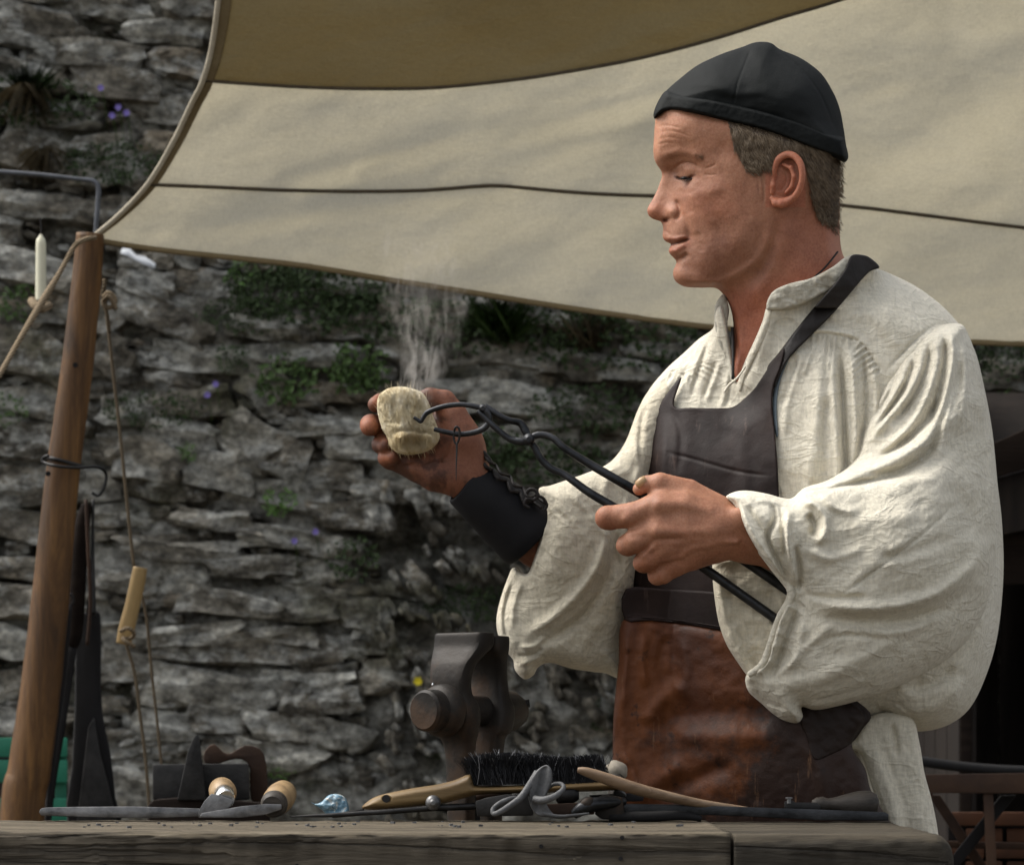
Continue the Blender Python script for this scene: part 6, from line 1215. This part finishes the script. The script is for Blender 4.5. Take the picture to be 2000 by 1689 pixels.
pris('joint_block', [(1160,1560),(1180,1550),(1216,1556),(1222,1598),(1176,1600),(1162,1590)], -.024, .004, M['vise'], tn, .003)
tube('lower_rein', [T(1190, 1594, -.02), T(1260, 1594, -.02), T(1330, 1592, -.02), T(1370, 1598, -.02)], [.005, .0055, .005, .003], M['black'], tn, n=8)
tag(pris('iron_offcut', [(1150,1552),(1230,1548),(1258,1553),(1256,1564),(1160,1566)], .002, .02, M['black'], None), 'black iron offcut behind the tongs joint', 'offcut')
tag(lathe('pale_button', T(1210, 1552, .0), T(1212, 1546, .002), [(0, 13 * kk), (.6, 13 * kk), (1, 7 * kk)], M['scale']), 'small pale domed rivet head below the hammer handle', 'rivet')
tag(tube('hammer_handle', [T(1128, 1503, -.05), T(1146, 1507, -.05), T(1190, 1522, -.046), T(1240, 1539, -.04), T(1300, 1554, -.03), T(1370, 1569, -.015), T(1446, 1580, 0), T(1520, 1592, .012)], [.0038, .0072, .0092, .0094, .0082, .0070, .0058, .0050], M['handle'], None, n=16, flat=.62, up=(0, -1, .3)), 'pale worn wooden hammer handle sloping over the brush end', 'tool handle')
pb = bmesh.new(); bmesh.ops.create_icosphere(pb, subdivisions=3, radius=1.0)
for vt in pb.verts: c = vt.co; vt.co = Vector((c.x * .0125, c.y * .013, c.z * .0105)) * (1 + .08 * math.sin(5 * c.x + 3 * c.z)) + T(1204, 1504, .045)
me = bpy.data.meshes.new('pebble'); pb.to_mesh(me); pb.free(); tag(link('pebble', me, M['pebble']), 'pale rounded stone behind the bristle end, against the apron', 'stone')
kb = MB(); kb.add(*ribbon_lathe(T(1204, 1512, .04), T(1204, 1600, .035), [(0, .008), (1, .010)], 12)); tag(kb.build('grey_peg', M['darkgrip'], smooth=True), 'dim peg standing behind the brush end under the pale stone', 'peg')
sc2 = empty('screw_clamp', T(1600, 1590), 'small tool with dark turned pear-shaped grip and iron jaw beside the tongs end', 'hand vice')
pris('jaw', [(1532,1564),(1548,1562),(1552,1566),(1596,1567),(1604,1574),(1600,1582),(1532,1580)], .004, .02, M['iron'], sc2)
lathe('screw', T(1541, 1568, .0), T(1541, 1556, .0), [(0, 4 * kk), (.7, 4 * kk), (.75, 7 * kk), (1, 7 * kk)], M['steel'], sc2, 12)
lathe('grip', T(1586, 1570, .012), T(1716, 1568, .014), [(0, 8 * kk), (.06, 13 * kk), (.16, 15 * kk), (.24, 11 * kk), (.34, 13 * kk), (.5, 19 * kk), (.7, 25 * kk), (.88, 25 * kk), (.97, 18 * kk), (1, 8 * kk)], M['darkgrip'], sc2, 26)
p = MB()
for i in range(60):
    u = rnd.choice((rnd.uniform(1060, 1400), rnd.uniform(560, 940), rnd.uniform(100, 700))); s_ = rnd.uniform(.0008, .0022)
    y = rnd.uniform(-.2, -.03); q = PY(u, 0, YK + y); p.box((q.x, YK + y, ZB + s_ * .4), s_ * 2, s_ * 1.5, s_, Matrix.Rotation(rnd.random() * 3, 3, 'Z'));
tag(p.build('forge_crumbs', M['scale']), kind='stuff')

# ------------------------------------------------------------------ leg vice
YV = 2.965; kv = K * YV; VO = PY(924, 1236, YV)
vs = empty('leg_vice', (VO.x, VO.y, 0), 'massive rusty brown leg vice standing behind the brush, jaws at elbow height', 'vice')
AX = Vector((.66, .75, 0)); BX = Vector((.75, -.66, 0))
def vp(a, b, z): return VO + AX * (a * kv) + BX * (b * kv) - Vector((0, 0, z * kv))
def leg_loft(name, rows, mat, sgn):
    R4 = catmull([(z, a0, a1, b) for z, a0, a1, b in rows], 5); V = []; F = []
    for z, a0, a1, b in R4:
        ca, ha = (a0 + a1) / 2, (a1 - a0) / 2
        for j in range(16):
            t = 2 * math.pi * (j + .5) / 16; c, s_ = math.cos(t), math.sin(t); e = .32
            V.append(vp(sgn * (ca + ha * math.copysign(abs(c) ** e, c)), b * math.copysign(abs(s_) ** e, s_), z))
    m = len(R4)
    for i in range(m - 1):
        for j in range(16): F.append((i * 16 + j, i * 16 + (j + 1) % 16, (i + 1) * 16 + (j + 1) % 16, (i + 1) * 16 + j))
    F.append(tuple(range(16))); F.append(tuple((m - 1) * 16 + j for j in range(16)))
    mb = MB(); mb.add(V, F); o = mb.build(name, mat, vs, smooth=True)
    try: o.data.set_sharp_from_angle(angle=.7)
    except Exception: pass
    return o
rows = [(0, -44, -1, 60), (4, -50, -1, 63), (26, -54, -2, 62), (44, -64, -22, 56), (64, -76, -38, 48), (92, -82, -46, 43), (120, -80, -42, 42), (140, -76, -30, 48), (165, -74, -26, 50), (195, -66, -24, 42), (225, -54, -22, 31), (300, -50, -20, 28), (480, -46, -18, 26), (700, -30, -10, 22)]
leg_loft('front_jaw', rows, M['vise'], 1)
rows2 = [(6, -42, -2, 58), (10, -47, -2, 60), (34, -48, -3, 58), (54, -50, -22, 50), (90, -62, -32, 40), (120, -66, -30, 42), (150, -72, -24, 52), (190, -66, -22, 50), (225, -56, -20, 36), (420, -52, -18, 34), (1500, -50, -20, 30)]
leg_loft('rear_jaw', rows2, M['vise'], -1)
lathe('screw_head', vp(-76, 0, 152), vp(-142, 0, 152), [(0, 50 * kv), (.08, 52 * kv), (.30, 51 * kv), (.42, 48 * kv), (.5, 41 * kv), (.92, 40 * kv), (1, 35 * kv)], M['vise'], vs, 32)
lathe('screw', vp(-34, 0, 152), vp(40, 0, 152), [(0, 30 * kv), (1, 30 * kv)], M['vise'], vs, 24)
lathe('screw_box', vp(60, 0, 152), vp(132, 0, 152), [(0, 42 * kv), (.7, 40 * kv), (1, 30 * kv)], M['vise'], vs, 24)
tube('spring', [vp(-22, 8, 260), vp(-8, 8, 290), vp(0, 8, 400), vp(4, 8, 560)], .005, M['iron'], vs, n=8)
lathe('chip', vp(-98, -16, 102), vp(-98, -16, 98), [(0, .0014), (1, .0008)], M['bright'], vs, 8)
tube('lever_peg', [vp(118, 10, 140), vp(134, 30, 136)], .0045, M['iron'], vs, n=8, sub=1)

# ------------------------------------------------------------------ the tongs in the smith's left hand
tg2 = empty('scrolling_tongs', P(1034, 858, 170), 'black forged tongs with wide hooked bow jaws, held over the wool', 'tongs')
def up_(pts): return [P(*p) for p in pts]
s_ = S
tube('rein', up_([(1034,858,168),(1048,850,170),(1066,850,172),(1084,858,175),(1104,876,179),(1150,905,186),(1200,934,194),(1243,959,198),(1320,1006,194),(1420,1072,185),(1546,1158,180),(1600,1196,178)]), [6*s_,7*s_,6.5*s_,6.5*s_,7*s_,8*s_,8.5*s_,9*s_,9*s_,9*s_,9*s_,9*s_], M['tong'], tg2, n=12)
tube('rein', up_([(1034,860,158),(1046,876,159),(1056,895,160),(1076,914,163),(1104,928,168),(1150,961,178),(1192,986,186),(1260,1028,186),(1380,1112,182),(1450,1162,182),(1512,1206,180),(1560,1240,178)]), [6*s_,7*s_,7*s_,7*s_,7*s_,8*s_,8.5*s_,9*s_,9*s_,9*s_,9*s_,9*s_], M['tong'], tg2, n=12)
tube('jaw', up_([(1034,858,160),(1027,842,158),(1016,826,156),(996,821,154),(978,813,152),(960,802,150),(946,792,150)]), [6*s_,8*s_,7*s_,6*s_,6*s_,6.5*s_,5*s_], M['tong'], tg2, n=12)
tube('jaw', up_([(1034,860,168),(1020,862,165),(998,858,160),(978,844,156),(958,826,154),(940,808,152),(934,803,150)]), [6*s_,8*s_,6.5*s_,6*s_,6*s_,6*s_,5*s_], M['tong'], tg2, n=12)
tube('bow', up_([(948,800,150),(934,795,149),(904,790,146),(876,792,142),(852,798,138),(834,806,134),(827,815,132),(822,823,131),(816,820,131),(808,815,131)]), [6*s_,5.5*s_,5*s_,5*s_,5*s_,5*s_,4.5*s_,4*s_,3.5*s_,3*s_], M['tong'], tg2, n=10)
tube('bow', up_([(944,796,156),(952,806,156),(956,820,153),(946,836,150),(924,845,147),(896,848,143),(868,843,139),(848,838,136)]), [6*s_,6*s_,6*s_,6*s_,5.5*s_,5.5*s_,5*s_,4.5*s_], M['tong'], tg2, n=10)
lathe('rivet', P(1033, 858, 152), P(1033, 858, 182), [(0, 9*s_), (.6, 12*s_), (.85, 10*s_), (1, 5*s_)], M['tong'], tg2, 18)
lathe('link_pin', P(943, 797, 142), P(943, 797, 164), [(0, 7*s_), (.7, 8*s_), (1, 4*s_)], M['tong'], tg2, 14)
lk = empty('hanging_link', P(893, 845, 143), 'small iron link hanging from the lower bow of the raised tongs', 'link')
tube('ring', up_([(887,842,146),(890,834,150),(896,836,150),(898,848,148),(895,862,144),(890,866,143),(886,856,143),(887,842,146)]), 2.2*s_, M['iron'], lk, n=6)
tube('pin', up_([(892,864,144),(892,884,144),(891,912,145),(891,938,146)]), [2.2*s_,1.8*s_,1.1*s_,.6*s_], M['iron'], lk, n=6)

# wool
WO_O = [(737,782),(744,768),(760,758),(782,755),(806,759),(826,768),(838,788),(846,812),(856,838),(858,858),(846,874),(826,884),(800,888),(776,884),(762,872),(756,854),(746,836),(738,808)]
def wool_tint(u, v):
    n = len(u); c = np.ones((n, 3)); m = np.clip(G(u, v, 806, 858, 30, 17, 1.1), 0, 1) * .85; c = c * (1 - m[:, None]) + np.array((.20, .125, .05)) * m[:, None]
    m2 = sstep(v, 820, 880) * .35; c = c * (1 - m2[:, None]) + np.array((.8, .66, .4)) * m2[:, None]; return c
wfe = [('r', [(748,800),(780,790),(830,800)], 6, -5), ('r', [(800,765),(808,800),(800,835)], 7, 6), ('r', [(756,850),(790,838),(850,846)], 4, -7), ('r', [(760,862),(800,850),(850,862)], 8, 6), ('r', [(775,762),(768,800),(772,835)], 5, -4)]
WB = Body(WO_O, 62, lambda u, v: 30 + 8 * np.sin(u * .05), 26, wfe, lambda u, v: fbm(u, v, 16, 151, 3, ang=1.3, ar=2) * 4 + fbm(u, v, 5, 153, 2) * 1.2, n=4, mask=6)
wool = empty('wool_tuft', P(800, 822, 62), 'cream raw wool tuft with a scorched underside, in his raised right hand', 'wool')
WB.build('fleece', M['wool'], wool, 1.6, colour=wool_tint)
V = []; F = []; r = np.random.default_rng(21); PW = catmull(WO_O, 4, closed=True); tl = []
fu = r.uniform(732, 862, 5200); fv = r.uniform(752, 890, 5200); oki = inside(PW, fu, fv); fu, fv = fu[oki], fv[oki]; fw = WB.front(fu, fv)
for i in range(len(fu)):
    a = 1.2 + .5 * vnoise(np.array(fu[i] / 14), np.array(fv[i] / 14), 157) + r.normal(0, .25); L = r.uniform(6, 17); c, s2 = math.cos(a), math.sin(a); b = len(V)
    if fv[i] > 800 + 30 * r.random() or r.random() < .15: pass
    else: c, s2 = -c, -s2
    dw = seg_dist(PW, np.array([fu[i]]), np.array([fv[i]]))[0][0]
    if dw < 14 and r.random() > .12: L *= .4 if dw > 6 else .2
    for j, q in enumerate(((fu[i], fv[i], fw[i]), (fu[i] + c * L * .5, fv[i] + s2 * L * .5, fw[i] + 1.4), (fu[i] + c * L, fv[i] + s2 * L, fw[i] + r.uniform(-2, 1.5)))):
        p = np.array(P(*q)); tk = .0002 * (1 - .3 * j); V += [p + (tk, -tk, 0), p + (-tk, -tk, 0), p + (0, tk, tk)]; tl += [(q[0], q[1])] * 3
    for j in range(2):
        for k_ in range(3): F.append((b + 3 * j + k_, b + 3 * j + (k_ + 1) % 3, b + 3 * j + 3 + (k_ + 1) % 3, b + 3 * j + 3 + k_))
mf = mesh_np('fibres', V, np.array(F)); tl = np.array(tl); at = mf.color_attributes.new('tint', 'FLOAT_COLOR', 'POINT'); tc_ = wool_tint(tl[:, 0], tl[:, 1])
at.data.foreach_set('color', np.concatenate([tc_, np.ones((len(tc_), 1))], 1).astype(np.float32).ravel()); tag(link('fibres', mf, M['wool'], wool, smooth=False), kind='stuff')

# ------------------------------------------------------------------ smoke rising from the wool
m = bpy.data.materials.new('smoke'); m.use_nodes = True; nt = m.node_tree; nt.nodes.clear(); L_ = nt.links
out = nt.nodes.new('ShaderNodeOutputMaterial'); pv = nt.nodes.new('ShaderNodeVolumePrincipled'); L_.new(pv.outputs[0], out.inputs['Volume'])
pv.inputs['Color'].default_value = (.86, .80, .72, 1); pv.inputs['Anisotropy'].default_value = 0.2
geo = nt.nodes.new('ShaderNodeNewGeometry'); mp = nt.nodes.new('ShaderNodeMapping'); mp.inputs['Scale'].default_value = (62, 40, 17); L_.new(geo.outputs['Position'], mp.inputs[0])
no = nt.nodes.new('ShaderNodeTexNoise'); no.inputs['Scale'].default_value = 1.0; no.inputs['Detail'].default_value = 5; no.inputs['Roughness'].default_value = .6; no.inputs['Distortion'].default_value = 2.4; L_.new(mp.outputs[0], no.inputs['Vector'])
mp2 = nt.nodes.new('ShaderNodeMapping'); mp2.inputs['Scale'].default_value = (24, 10, 14); L_.new(geo.outputs['Position'], mp2.inputs[0])
n2 = nt.nodes.new('ShaderNodeTexNoise'); n2.inputs['Scale'].default_value = 1.0; n2.inputs['Detail'].default_value = 3; L_.new(mp2.outputs[0], n2.inputs['Vector'])
r1 = nt.nodes.new('ShaderNodeValToRGB'); r1.color_ramp.elements[0].position = .50; r1.color_ramp.elements[1].position = .74; L_.new(no.outputs[0], r1.inputs[0])
r2 = nt.nodes.new('ShaderNodeValToRGB'); r2.color_ramp.elements[0].position = .40; r2.color_ramp.elements[1].position = .62; L_.new(n2.outputs[0], r2.inputs[0])
def mth(op, a, b):
    x = nt.nodes.new('ShaderNodeMath'); x.operation = op
    for i, val in ((0, a), (1, b)):
        if isinstance(val, (int, float)): x.inputs[i].default_value = val
        else: L_.new(val, x.inputs[i])
    return x.outputs[0]
ctr = P(838, 640, 70)   # densest column, fading sideways and upwards
sep = nt.nodes.new('ShaderNodeSeparateXYZ'); L_.new(geo.outputs['Position'], sep.inputs[0])
mp3 = nt.nodes.new('ShaderNodeMapping'); mp3.inputs['Scale'].default_value = (0, 0, 11); L_.new(geo.outputs['Position'], mp3.inputs[0])
n3 = nt.nodes.new('ShaderNodeTexNoise'); n3.inputs['Scale'].default_value = 1.0; n3.inputs['Detail'].default_value = 2; L_.new(mp3.outputs[0], n3.inputs['Vector'])
wob = mth('MULTIPLY', mth('SUBTRACT', n3.outputs[0], .5), .09)
wid = mth('ADD', .018, mth('MULTIPLY', mth('MAXIMUM', mth('SUBTRACT', sep.outputs['Z'], P(0, 780, 70).z), 0.0), .30))
dx = mth('DIVIDE', mth('SUBTRACT', mth('SUBTRACT', sep.outputs['X'], ctr.x), wob), wid); fx = mth('MAXIMUM', mth('SUBTRACT', 1.0, mth('MULTIPLY', dx, dx)), 0.0)
zt, zb = P(0, 420, 70).z, P(0, 790, 70).z; fz = mth('MAXIMUM', mth('DIVIDE', mth('SUBTRACT', zt, sep.outputs['Z']), zt - zb), 0.0)
den = mth('MULTIPLY', mth('MULTIPLY', mth('MULTIPLY', r1.outputs[0], r2.outputs[0]), mth('MULTIPLY', fx, fz)), SMOKE_D if 'SMOKE_D' in globals() else 95.0)
L_.new(den, pv.inputs['Density'])
SMO = [(790,790),(764,740),(748,680),(738,600),(734,520),(740,440),(760,410),(900,410),(930,440),(940,520),(944,600),(938,680),(924,740),(880,784),(840,798)]
tag(sheet('smoke', SMO, 12.0, lambda u, v, d: 72 + 34 * edge(d, 30), lambda u, v, d: 72 - 34 * edge(d, 30), m, None, n=3), 'thin grey wisps of smoke rising from the wool', 'smoke', kind='stuff')
